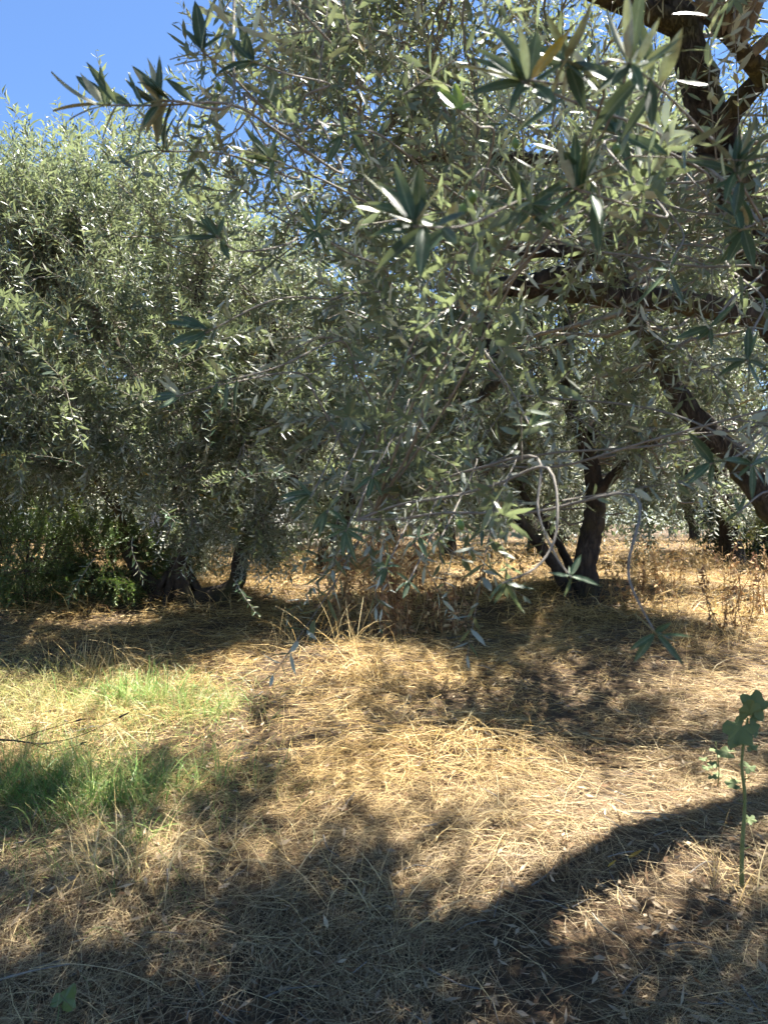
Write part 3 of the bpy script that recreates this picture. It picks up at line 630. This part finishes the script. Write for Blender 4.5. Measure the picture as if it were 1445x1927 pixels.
# sprigs one can pick apart: (branch pixels, depth, leaf tips as pixels from the rosette) or leafy shoots
def rosette(path, d, tips, mesh=None, back=(), extra=0):
    """path: pixels of the twig; tips: leaf end pixels; the rosette is the path's last point."""
    pp = [P(a, b, d + c) for a, b, c in path]
    dd = np.linalg.norm(cloud2 - pp[0], axis=1); st = cloud2[np.argmin(dd + rng.random(len(dd)) * .45 + .8 * np.maximum(0, pp[0][1] + .1 - cloud2[:, 1]))]; w = wiggle_path(st, pp[0], 5, .05, .025)
    for u in rng.uniform(.1, .95, 5): DR.append((st + (pp[0] - st) * u, nrm(pp[0] - st) * .6 + rng.normal(size=3) * .5, rng.uniform(.18, .34), -.2))
    p = curve(list(w[:-1]) + pp, 34); k = d ** .5
    S = Soup(); tube(S, p, np.concatenate([np.linspace(.0036, .0024 * k, 20), np.linspace(.0023 * k, .0013 * k, 14)]), 6); sp = S.build('sprig', M_twig, TN)
    for q in range(extra):
        i = -2 - q; b = p[i]; tn = nrm(p[i + 1] - p[i - 1]); a = nrm(np.cross(tn, rng.normal(size=3)))
        for sg in (1, -1):
            dv = nrm(tn * .75 + a * sg + rng.normal(size=3) * .2); put_leaf(sp, b, dv, V(0, -.5, .8) + tn * .5 + rng.normal(size=3) * .4, rng.uniform(.05, .07))
    for k, (tx, ty) in enumerate(tips):
        b = p[-1] + (p[-2] - p[-1]) * rng.uniform(0, .6)
        e = P(tx, ty, d + path[-1][2] + rng.uniform(-.03, .02)); dv = e - b
        nm = V(0, -.75, .75) + rng.normal(size=3) * .3
        if k in back: nm = -nm
        put_leaf(sp, b, dv, nm, np.linalg.norm(dv), mesh if mesh else None)
    return sp
rosette([(1030, 880, .14), (1048, 990, .07), (1015, 1062, .03), (945, 1098, 0)], .95, [(952, 1062), (1005, 1112), (982, 1158), (912, 1124), (928, 1138), (962, 1088)])
rosette([(1010, 860, .2), (1012, 960, .1), (1045, 1045, .04), (1075, 1087, 0)], .95, [(1026, 1080), (1094, 1042), (1133, 1096), (1062, 1124), (1112, 1100), (1070, 1062)])
rosette([(1190, 930, .15), (1182, 1060, .06), (1190, 1110, .03), (1234, 1196, 0)], .85, [(1195, 1152), (1184, 1218), (1190, 1246), (1299, 1192), (1288, 1250), (1262, 1172), (1275, 1205)])
rosette([(1440, 800, .4), (1400, 850, .15), (1337, 873, 0)], 1.0, [(1283, 890), (1294, 912), (1331, 914), (1310, 820), (1318, 838), (1362, 862)])
rosette([(1500, 760, .3), (1450, 830, .1), (1413, 877, 0)], 1.0, [(1362, 862), (1384, 842), (1428, 838), (1450, 858), (1442, 915), (1388, 898), (1418, 940)])
rosette([(1480, 900, .2), (1430, 930, .1), (1388, 966, 0)], 1.15, [(1380, 930), (1402, 932), (1362, 978), (1405, 982)])
rosette([(900, 640, .5), (960, 730, .1), (1000, 806, 0)], 1.15, [(1052, 788), (1032, 764), (958, 795), (978, 832), (1028, 818), (1008, 770)])
rosette([(1440, 560, .3), (1420, 620, .1), (1408, 678, 0)], 1.0, [(1415, 605), (1432, 622), (1350, 676), (1352, 700), (1412, 735), (1452, 690), (1385, 655), (1430, 730)])
rosette([(1440, 500, .3), (1380, 560, .1), (1337, 618, 0)], 1.1, [(1272, 636), (1300, 574), (1388, 566), (1378, 580), (1342, 646), (1312, 640)], back=(1,))
rosette([(1290, 440, .4), (1270, 480, .1), (1262, 508, 0)], 1.2, [(1190, 580), (1286, 574), (1232, 502), (1280, 470)])
# close blurred sprigs in the upper right
rosette([(1400, 320, .35), (1270, 180, .12), (1188, 108, 0)], .62, [(1180, -40), (1212, -60), (1250, 20), (1142, 10), (1130, 95), (1280, 92), (1225, 60), (1130, 150), (1215, 165), (1160, 128)], back=(3,), extra=4)
rosette([(1250, 250, .3), (1100, 190, .1), (985, 145, 0)], .66, [(900, 70), (945, 10), (870, 100), (990, 30), (930, 140), (955, 85), (1015, 40), (960, 190), (890, 150)], back=(3, 5), extra=4)
sp = rosette([(1140, 170, .1), (1050, 150, .05), (1000, 142, 0)], .66, [(1078, 34)], mesh=LEAF_Y); sp['label'] = 'sprig with one long yellowed leaf'
rosette([(1180, 140, .1), (1100, 118, .05), (1060, 105, 0)], .68, [(1140, 128), (1135, 168), (1062, 60), (1000, 100)], extra=4)
rosette([(1000, 380, .3), (880, 420, .1), (778, 422, 0)], .62, [(690, 310), (715, 320), (742, 295), (770, 330), (805, 350), (700, 418), (715, 445), (735, 375), (790, 300), (830, 330)], back=(0, 3), extra=4)
rosette([(930, 260, .3), (900, 230, .1), (862, 198, 0)], .85, [(822, 152), (858, 145), (880, 160), (830, 185), (890, 185)], mesh=LEAF_G)
rosette([(1260, 400, .3), (1150, 370, .08), (1082, 348, 0)], .75, [(1052, 252), (1085, 245), (1130, 265), (1010, 305), (1028, 358), (1110, 300), (1165, 300)], back=(0,), extra=4)
rosette([(1000, 410, .2), (990, 390, .1), (1000, 380, 0)], .85, [(950, 372), (1055, 415), (980, 330), (1060, 375), (975, 420)], extra=4)
rosette([(1340, 330, .3), (1220, 260, .1), (1160, 246, 0)], .85, [(1110, 190), (1178, 170), (1100, 232), (1140, 200), (1205, 262), (1120, 255)], extra=4)
rosette([(1440, 420, .2), (1405, 350, .05), (1386, 312, 0)], .85, [(1326, 278), (1352, 238), (1382, 260), (1445, 262), (1425, 240), (1400, 235)], back=(2,), extra=4)
rosette([(1500, 380, .3), (1440, 410, .1), (1395, 430, 0)], .95, [(1330, 410), (1380, 350), (1392, 352), (1446, 420), (1340, 390), (1360, 460)], extra=4)
# left silhouette against the sky and the left tree
rosette([(640, 320, .35), (520, 240, .1), (430, 188, .03), (300, 190, 0), (190, 190, -.02)], 1.05, [(88, 155), (92, 188), (135, 130), (182, 110), (150, 140), (200, 165), (120, 200), (215, 150)], back=(0, 4), extra=6)
rosette([(430, 190, .03), (330, 182, 0), (292, 182, 0)], 1.05, [(240, 150), (258, 205), (288, 115), (292, 140), (300, 98), (250, 170)], back=(0, 2), extra=5)
rosette([(560, 330, .3), (430, 285, .1), (300, 278, 0)], 1.1, [(228, 276), (262, 300), (265, 238), (312, 205), (298, 220), (330, 218), (280, 260)], back=(2,))
rosette([(520, 220, .3), (440, 140, .1), (375, 85, 0)], 1.1, [(340, 30), (362, -15), (382, -20), (330, 95), (420, 50), (352, 70)], extra=2)
rosette([(620, 150, .3), (540, 130, .1), (470, 105, 0)], 1.15, [(425, 55), (438, 15), (400, 110), (455, 60), (490, 80), (440, 130)], extra=2)
rosette([(620, 560, .4), (520, 560, .1), (385, 625, 0)], 1.3, [(300, 590), (300, 640), (312, 610), (340, 650), (365, 660), (370, 580), (332, 580)], extra=2)
rosette([(560, 700, .4), (430, 720, .1), (330, 745, 0)], 1.3, [(290, 710), (280, 752), (292, 775), (305, 705), (285, 735)], back=(0, 3))
rosette([(640, 640, .3), (520, 690, .1), (405, 720, 0)], 1.3, [(385, 690), (402, 685), (440, 712), (398, 745)], extra=2)
rosette([(560, 440, .4), (460, 470, .1), (405, 440, 0)], 1.3, [(340, 400), (355, 450), (310, 445), (380, 395), (420, 400), (370, 470)], extra=2)
rosette([(700, 380, .4), (600, 330, .1), (500, 290, 0)], 1.2, [(455, 230), (460, 300), (475, 250), (520, 235), (440, 270), (510, 330)], extra=2)
rosette([(720, 500, .3), (650, 470, .1), (590, 430, 0)], 1.2, [(560, 380), (545, 440), (600, 370), (630, 400), (565, 470), (620, 470)], extra=2)
rosette([(760, 280, .3), (700, 240, .1), (640, 250, 0)], 1.2, [(590, 215), (600, 275), (640, 190), (670, 215), (615, 300), (575, 250)], extra=2)
# low fringe in the centre
for (cx, cy, sc, d, ts) in ((585, 935, 1, 1.35, ((525, 925), (545, 965), (560, 905), (592, 885), (520, 950), (610, 965))), (650, 1000, 1, 1.3, ((600, 985), (608, 1015), (640, 1045), (668, 1060), (700, 1000), (640, 960), (690, 1025))),
                            (615, 965, 1, 1.3, ((565, 955), (580, 1000), (598, 1010), (635, 930), (650, 980))), (768, 1096, 1, 1.3, ((745, 1075), (742, 1108), (758, 1128), (792, 1115), (785, 1080))),
                            (725, 1070, 1, 1.35, ((700, 1090), (705, 1060), (735, 1040), (750, 1060), (715, 1105))), (785, 1015, 1, 1.3, ((762, 1035), (800, 1045), (790, 985), (760, 1005), (820, 1000), (812, 1025))),
                            (828, 1015, 1, 1.3, ((850, 1000), (860, 1018), (842, 1035), (812, 1030))), (905, 1000, 1, 1.3, ((880, 1015), (905, 1030), (925, 975), (935, 1000), (888, 985))), (700, 900, 1, 1.35, ((655, 880), (660, 925), (690, 945), (735, 875), (720, 935)))):
    rosette([(cx + 70, cy - 150, .4), (cx + 30, cy - 60, .15), (cx, cy, 0)], d, ts)
# olives hanging on the near twigs
sp = rosette([(1000, 440, .3), (930, 320, .05), (885, 335, 0)], .8, [(850, 300), (905, 300)])
for px, py, d in ((890, 352, .8), (874, 378, .8), (1165, 262, .82), (972, 252, .9), (405, 145, 1.2), (400, 177, 1.2), (864, 978, 1.0), (344, 318, 1.2)):
    put_olive(sp, P(px, py, d), rng.uniform(.8, .95))
plant(TW, LF, DR, 2, .105, .46, .066)
TW.build('twigs', M_twig, TN, kind='stuff'); LF.build('crown', M_leaf, TN, kind='stuff')

# ------------------------------------------------------------------ shrubs, far wood, wall, stone
def shrub(name, label, cat, base, rad, nb, ns, m, leafL, ratio, rel=.62, cz=.5, rows=0, length=(.15, .35), group=None, stem=.02):
    base = np.asarray(base, float); base[2] = float(H(base[0], base[1])); root = thing(name, base, label, cat, group); S = Soup(); ps = []
    for a in rng.uniform(0, 6.28, 6):
        r = rng.uniform(.15, .5); tp = base + V(math.cos(a) * rad[0] * r, math.sin(a) * rad[1] * r, rad[2] * rng.uniform(.9, 1.5))
        st = base + V(math.cos(a) * .08, math.sin(a) * .08, -.05); p = curve(wiggle_path(st, tp, 6), 10); tube(S, p, np.linspace(stem, stem * .3, 10), 6, .05); ps.append(p)
    S.build('stems', M_dtwig, root, kind='stuff'); TW, LF = Soup(), Soup()
    grow(TW, LF, np.vstack(ps), base + V(0, 0, rad[2] * cz * 2), rad, nb, ns, leafL=leafL, rel_step=rel, rows=rows, up_top=.6, droop=-.3, zmin=-1.1, length=length, r_lo=.2, br=.005, ratio=ratio, twig_seg=3, ground=lambda x, y: H(x, y) - .25)
    TW.build('twigs', M_dtwig, root, kind='stuff'); LF.build('foliage', m, root, kind='stuff'); return root
g = G(30, 1160); shrub('shrub', 'dense dark green leafy bush at the left edge, nearest of the hedge', 'bush', g + V(-.15, .35, 0), (.8, .5, .40), 110, 9, M_shrub, .042, .2)
g = G(175, 1150); shrub('shrub', 'dark green leafy bush between the left edge bush and the many stemmed olive', 'bush', g + V(0, .35, 0), (.6, .42, .34), 90, 9, M_shrub, .042, .2)
shrub('shrub', 'olive green feathery bush behind the hedge at the left edge', 'bush', V(-4.3, 8.6, 0), (1.3, .7, .75), 120, 9, M_shruby, .05, .1)
g = G(300, 1085); shrub('shrub', 'yellow green low bush behind the stump of the left olive', 'bush', g + V(0, .3, 0), (.75, .4, .42), 80, 9, M_shruby, .04, .12)
g = G(505, 1075); shrub('shrub', 'dark green low bush right of the left olive beside the straw path', 'bush', g + V(0, .5, 0), (.5, .4, .36), 70, 9, M_shrub, .04, .16)
g = G(620, 1040); shrub('shrub', 'sunlit yellow green bush at the end of the straw path', 'bush', g + V(-.25, .4, 0), (.75, .5, .62), 80, 9, M_shruby, .07, .16, rows=0)
g = G(1420, 1062); shrub('shrub', 'dark green broad leaved bush at the right edge beyond the weeds', 'bush', g + V(.15, .7, 0), (1.25, .9, .72), 130, 9, M_shrubd, .1, .26, rows=0)
shrub('shrub', 'bright green bush just showing above the dark bush at the right edge', 'bush', V(6.4, 10.9, 0), (.9, .6, .95), 80, 8, M_shruby, .1, .2, rows=0)
# far wood closing the view
S = Soup(); N = 26000
a = rng.uniform(-1.15, 1.15, N); r = rng.uniform(40, 52, N); x = r * np.sin(a); y = r * np.cos(a)
top = 3.9 + .9 * np.sin(a * 23) + .7 * np.sin(a * 41 + 1) + .5 * np.sin(a * 67)
b = np.stack([x, y, .5 + top * rng.random(N) ** .8], 1); d = nrm(rng.normal(size=(N, 3)) + V(0, 0, .4)); nm = nrm(rng.normal(size=(N, 3)) + V(0, -.4, .8)); nm = nrm(nm - d * (nm * d).sum(1, keepdims=True))
leaves(S, b, d, nm, rng.uniform(.35, .7, N), rng.uniform(.06, .13, N), rng.normal(0, .2, N), tints(N), 0)
finish(S.build('distant_trees', M_leaf), 'far grey green trees closing the view behind the grove', 'trees', None, 'stuff')
# pale wall far behind the left tree
c = V(-4.1, 20.5, .5); root = thing('white_wall', c, 'pale limewashed wall glimpsed through the right side of the left olive', 'wall')
def box(S, lo, hi, bev=.02):
    lo, hi = np.asarray(lo, float), np.asarray(hi, float); v = []
    for z, k in ((lo[2], 0), (hi[2] - bev, 0), (hi[2], bev)):
        v += [(lo[0] + k, lo[1] + k, z), (hi[0] - k, lo[1] + k, z), (hi[0] - k, hi[1] - k, z), (lo[0] + k, hi[1] - k, z)]
    q = [[i, (i + 1) % 4, (i + 1) % 4 + 4, i + 4] for i in range(4)] + [[i + 4, (i + 1) % 4 + 4, (i + 1) % 4 + 8, i + 8] for i in range(4)] + [[8, 9, 10, 11]]
    S.add(v, q)
S = Soup(); box(S, c + V(-2.6, -.15, -.1), c + V(1.55, .15, 1.22)); S.build('wall_body', M_white, root, False)
S = Soup(); box(S, c + V(-2.65, -.2, 1.222), c + V(1.6, .2, 1.3)); S.build('coping', M_white, root, False)
# pale boulder by the path's end
g = G(572, 1042); n1, n2 = 14, 18; S = Soup(); v = []
for i in range(n1):
    for j in range(n2):
        th, ph = np.pi * i / (n1 - 1), 2 * np.pi * j / n2; q = V(math.sin(th) * math.cos(ph), math.sin(th) * math.sin(ph), math.cos(th))
        rr = 1 + .16 * math.sin(3 * q[0] + 2 * q[2] + 1) + .12 * math.sin(5 * q[1] + 4 * q[0]) + .1 * math.sin(7 * q[2] - 3 * q[1]); v.append(g + V(0, .35, .28) + q * V(.42, .36, .48) * rr)
S.add(v, [[i * n2 + j, (i + 1) * n2 + j, (i + 1) * n2 + (j + 1) % n2, i * n2 + (j + 1) % n2] for i in range(n1 - 1) for j in range(n2)])
o = S.build('boulder', M_stone); finish(o, 'pale weathered boulder at the end of the straw path', 'rock')

# ------------------------------------------------------------------ dry weeds, tufts and single plants
DB = (V(.24, .13, .065), V(.36, .22, .11), V(.50, .36, .18))
def dry_weed(px, py, h, n, spread, label, leafy=1.0, cols=DB, lean=.16, group=None, r=.004):
    g = G(px, py); root = thing('dry_weed', g, label, 'weed', group); SL = Soup()
    for k in range(n):
        a = rng.uniform(0, 6.28); rr = spread * math.sqrt(rng.random()); st = g + V(math.cos(a) * rr, math.sin(a) * rr * .6, 0); st[2] = H(st[0], st[1]) - .02
        hh = h * rng.uniform(.6, 1.1); tp = st + V(rng.normal(0, lean) * hh, rng.normal(0, lean) * hh, hh)
        p = curve(wiggle_path(st, tp, 5, .0, .04), 9); S = Soup(); c = cols[rng.integers(len(cols))] * rng.uniform(.7, 1.3)
        tube(S, p, np.linspace(r, r * .4, 9), 5, col=c)
        for b in range(int(4 * leafy)):
            u = rng.integers(3, 8); q = p[u]; tube(S, shoot_path(q, V(rng.normal(), rng.normal(), .8), hh * rng.uniform(.1, .28), .1, 4), np.linspace(r * .5, r * .25, 4), 3, col=c, cap=False)
        S.build('stalk', M_dead, root)
        m = int(rng.uniform(16, 30) * leafy)
        u = rng.uniform(.12, 1, m); b = np.stack([np.interp(u, np.linspace(0, 1, 9), p[:, j]) for j in range(3)], 1) + rng.normal(size=(m, 3)) * .012
        d = nrm(rng.normal(size=(m, 3)) * V(1, 1, .6) + V(0, 0, -.75)); nm = nrm(rng.normal(size=(m, 3))); nm = nrm(nm - d * (nm * d).sum(1, keepdims=True))
        cc = np.array([cols[i] for i in rng.integers(0, len(cols), m)]) * rng.uniform(.6, 1.35, m)[:, None]
        leaves(SL, b, d, nm, rng.uniform(.02, .08, m), rng.uniform(.005, .016, m), rng.normal(.1, .5, m), cc)
    SL.build('withered_leaves', M_dead, root, kind='stuff'); return root
dry_weed(655, 1192, .85, 22, .15, 'clump of brown withered weeds left of centre, left half of the pair')
dry_weed(735, 1198, .92, 36, .22, 'biggest clump of brown withered weeds, just left of centre under the low fringe of leaves', lean=.1)
dry_weed(840, 1190, .5, 20, .26, 'low tangle of dark withered weeds right of the biggest clump', .9)
dry_weed(770, 1120, .66, 12, .3, 'brown withered weeds farther back above the biggest clump')
dry_weed(885, 1125, .58, 6, .12, 'slim dark withered stalks left of the leaning stem')
dry_weed(540, 1120, .56, 1, .02, 'single tall withered stalk standing in the straw path', .8, lean=.03)
LB = (V(.34, .22, .10), V(.44, .31, .14), V(.26, .15, .07))
dry_weed(1195, 1130, .5, 22, .4, 'reddish tan dry grass right of the black trunk', .7, LB)
dry_weed(1260, 1095, .6, 12, .5, 'pale tan tall dry grass farther back right of the black trunk', .6, LB)
dry_weed(1360, 1190, .66, 9, .18, 'dark seed stalks near the right edge in front of the sunlit straw', .7)
dry_weed(1425, 1160, .66, 14, .3, 'tan dry weeds at the right edge', .8, LB)
dry_weed(1385, 1090, .55, 8, .5, 'pinkish dry weeds in front of the dark bush at the right', .7, (V(.34, .2, .13), V(.42, .29, .18)))
dry_weed(990, 1105, .35, 8, .5, 'short tan dry weeds behind the leaning stem', .6, LB)
GB = (V(.62, .46, .2), V(.55, .39, .16), V(.68, .54, .28))
def tuft(px, py, n, L, sx, label, cols=GB, wd=.0035, el=1.25, name='dry_grass_tuft', m=None, arch=(.2, 1.6), cat='grass'):
    g = G(px, py); root = thing(name, g, label, cat); S = Soup(); a = rng.uniform(0, 6.28, n)
    x = g[0] + rng.normal(0, sx, n); y = g[1] + rng.normal(0, sx * .6, n)
    c = np.array([cols[i] for i in rng.integers(0, len(cols), n)]) * rng.uniform(.75, 1.2, n)[:, None]
    blades(S, x, y, rng.uniform(*L, n), wd * rng.uniform(.6, 1.3, n), a, rng.normal(el, .2, n), rng.uniform(*arch, n), c, 6, np.zeros(n))
    S.build('blades', m or M_straw, root, kind='stuff'); return root
tuft(235, 1262, 90, (.16, .42), .16, 'standing tuft of golden dry grass below the left olive')
tuft(140, 1262, 40, (.12, .36), .12, 'thin standing tuft of dry grass at left, left of the golden tuft')
tuft(545, 1215, 24, (.2, .5), .1, 'few long golden stalks standing below the straw path')
tuft(640, 1222, 60, (.18, .45), .2, 'golden dry grass standing before the brown weeds')
tuft(680, 1270, 160, (.1, .26), .14, 'rounded mound of dry grass in half shade at the centre', el=.9)
tuft(830, 1400, 220, (.12, .3), .2, 'sunlit rounded mound of golden straw right of centre', el=.55)
tuft(1330, 1215, 60, (.15, .4), .25, 'dry grass standing in sun near the right edge below the weeds')
tuft(470, 1620, 70, (.1, .26), .1, 'small sunlit tuft of dry stalks in the shaded foreground', el=.9)
tuft(230, 1640, 120, (.12, .3), .13, 'bushy tuft of grey dry grass in the left foreground')
tuft(890, 1560, 80, (.12, .32), .14, 'tuft of bent straw in the foreground right of centre', el=.8)
tuft(700, 1700, 70, (.12, .3), .14, 'tuft of dry stalks at the lower centre of the foreground', el=.8)
GR = (V(.14, .26, .06), V(.20, .32, .08), V(.30, .36, .12))
for q in ((265, 1322, 442, (.1, .26), .17, 'bright green grass tuft in the sunlit patch at left'), (395, 1345, 110, (.08, .2), .14, 'smaller bright green grass tuft right of the bright one'),
          (75, 1500, 255, (.1, .28), .12, 'green grass tuft in shade at the left edge'), (205, 1520, 221, (.1, .26), .12, 'green grass tuft in shade a little right of the left edge'), (340, 1480, 80, (.08, .22), .13, 'thin green grass in shade below the sunlit patch'),
          (270, 1580, 40, (.08, .22), .05, 'small fresh green tuft in the left foreground')):
    tuft(*q, cols=GR, name='grass_tuft', m=M_grass, wd=.0052)
# tall weed at the right edge
g = G(1390, 1662); dW = g[1]; root = thing('weed_plant', g, 'green weed with one straight hairy stem and drooping grey green leaves at right', 'weed')
S = Soup(); ps = curve([g + V(0, 0, -.03), P(1391, 1600, dW), P(1397, 1500, dW), P(1392, 1430, dW), P(1404, 1350, dW)], 24); tube(S, ps, np.linspace(.0078, .0034, 24) , 9, .06); S.build('stem', M_stem, root)
def lobed(base, dirn, nm, L, name='leaf', lob=5, m=None, droop=.25):
    dirn = nrm(dirn); nm = nrm(nm - dirn * np.dot(nm, dirn)); s = np.cross(dirn, nm); S = Soup(); n = 26
    a = np.linspace(-2.75, 2.75, n); rr = .62 + .16 * np.cos(a * lob * 1.1) + .2 * np.cos(a / 2) + rng.normal(0, .03, n); c = base + dirn * L * .32
    v = [c]
    for f in (.5, 1.0):
        for k in range(n):
            x, yy = math.sin(a[k]) * rr[k] * f * .62, math.cos(a[k]) * rr[k] * f * .72
            v.append(c + s * x * L + dirn * yy * L - nm * L * (droop * (yy + .2) ** 2 + .3 * x * x - .10 * math.sin(a[k] * 5 + 1) * f * f - .05 * math.cos(a[k] * 9) * f))
    t = [[0, 1 + k, 2 + k] for k in range(n - 1)]; q = [[2 + k, 2 + n + k, 1 + n + k, 1 + k] for k in range(n - 1)]
    S.add(v, q, [x[::-1] for x in t], V(1, 0, 0)); return S.build(name, m or M_weed, root)
lobed(ps[-1] - V(0, 0, .01), V(-.75, -.3, -.45), V(-.3, -.5, .8), .1, droop=.6)
lobed(ps[-1], V(.0, -.3, .5), V(.1, -.9, .3), .075); lobed(ps[-1] + V(.012, 0, .012), V(.25, .1, .8), V(-.4, -.7, .4), .085); lobed(ps[-1], V(.8, .1, .3), V(0, -.5, .8), .06)
lobed(ps[18] + V(-.02, .02, 0), V(-.6, .3, .1), V(0, -.5, .9), .055); lobed(ps[16] + V(.01, .01, 0), V(.7, .2, .1), V(0, -.5, .9), .05)
for k, sg in ((20, -1), (21, 1), (19, 1), (13, -1), (9, 1)):
    lobed(ps[k] + V(.012 * sg, rng.normal(0, .012), .005), V(.8 * sg, rng.normal(0, .5), .15), V(rng.normal(0, .3), -.5, .9), rng.uniform(.028, .05))
for k in (6, 11, 14):
    S = Soup(); tube(S, shoot_path(ps[k], V(-.8 if k % 2 else .8, -.2, .4), .03, 0, 4), np.linspace(.002, .001, 4), 5); S.build('leaf_stalk', M_stem, root)
tuft(1395, 1668, 40, (.08, .24), .07, 'dry grass blades around the foot of the tall green weed', el=1.0)
# low weed behind it
g = G(1345, 1480); root = thing('seedling', g, 'small pale green seedling just left of the tall weed', 'plant')
for k in range(9): lobed(g + V(rng.normal(0, .05), rng.normal(0, .04), .03 + .14 * rng.random()), V(rng.normal(), rng.normal(), .2), V(0, -.3, 1), .04)
S = Soup(); tube(S, curve([g + V(0, 0, -.02), g + V(.01, 0, .08), g + V(0, .01, .2)], 8), np.linspace(.003, .0015, 8), 5); S.build('stem', M_stem, root)
# ivy-like leaf at the bottom left
g = G(118, 1925); root = thing('seedling', g, 'bright green lobed seedling leaf at the bottom left corner', 'plant')
lobed(g + V(0, 0, .05), V(.15, .7, .3), V(0, -.75, .8), .062, lob=3, m=M_shruby, droop=.1)
S = Soup(); tube(S, curve([g + V(-.005, -.02, -.01), g + V(0, -.01, .02), g + V(0, 0, .055)], 6), .0016, 5); S.build('stem', M_stem, root)
# dark bare twigs lying over the grass at the left edge
g = G(40, 1420); root = thing('bare_twig', g, 'thin dark bare twig with buds lying over the grass at the left edge', 'twig')
S = Soup(); p = curve([P(-30, 1388, g[1] - .1), P(30, 1392, g[1] - .1), P(80, 1398, g[1] - .1), P(118, 1396, g[1] - .12)], 20); tube(S, p, np.linspace(.005, .002, 20), 6, .1); S.build('stem', M_dtwig, root)
for q in (((30, 1392), (95, 1370), (158, 1352)), ((60, 1396), (110, 1412), (165, 1395)), ((80, 1398), (150, 1384), (245, 1340))):
    S = Soup(); p = curve([P(a, b, g[1] - .1) for a, b in q], 12); tube(S, p, np.linspace(.0022, .0011, 12), 5); tube(S, p[-2:] + V(0, 0, .001), [.006, .003], 6); S.build('side_twig', M_dtwig, root)
# single shed leaves one can pick out on the straw
for px, py, col, lab, L in ((1178, 1636, M_leafy, 'yellow shed olive leaf on the straw in the right foreground', .07), (1140, 1652, M_leafy, 'small orange shed leaf just left of the yellow one', .045)):
    g = G(px, py); me = unit_leaf('leaf', col, .1, .05, .2, .2); o = bpy.data.objects.new('fallen_leaf', me); C.objects.link(o)
    o.location = tuple(g + V(0, 0, .045)); o.scale = (L,) * 3; o.rotation_euler = (.35, .15, rng.uniform(-1.2, -.6)); finish(o, lab, 'leaf')
# long pale stalks lying across the foreground
for k, (a, b, lab) in enumerate((((1055, 1715), (1205, 1830), 'long pale straw stalk lying across the lower right foreground'), ((60, 1830), (300, 1865), 'long pale bent stalk in the lower left corner'), ((440, 1665), (520, 1700), 'kinked pale stalk standing in the left foreground'),
                                 ((880, 1700), (1020, 1790), 'long pale straw stalk lying right of the centre foreground'), ((20, 1420), (200, 1560), 'pale stalk slanting over green grass at left'))):
    ga, gb = G(*a), G(*b); S = Soup(); h = .05 if k != 2 else .11
    p = curve([ga + V(0, 0, .02), (ga * .7 + gb * .3) + V(0, 0, h), (ga * .3 + gb * .7) + V(.01, 0, h), gb + V(0, 0, .02)], 14); tube(S, p, np.linspace(.0013, .0008, 14), 5, col=V(.6, .48, .27)); o = S.build('straw_stalk', M_straw); finish(o, lab, 'straw')
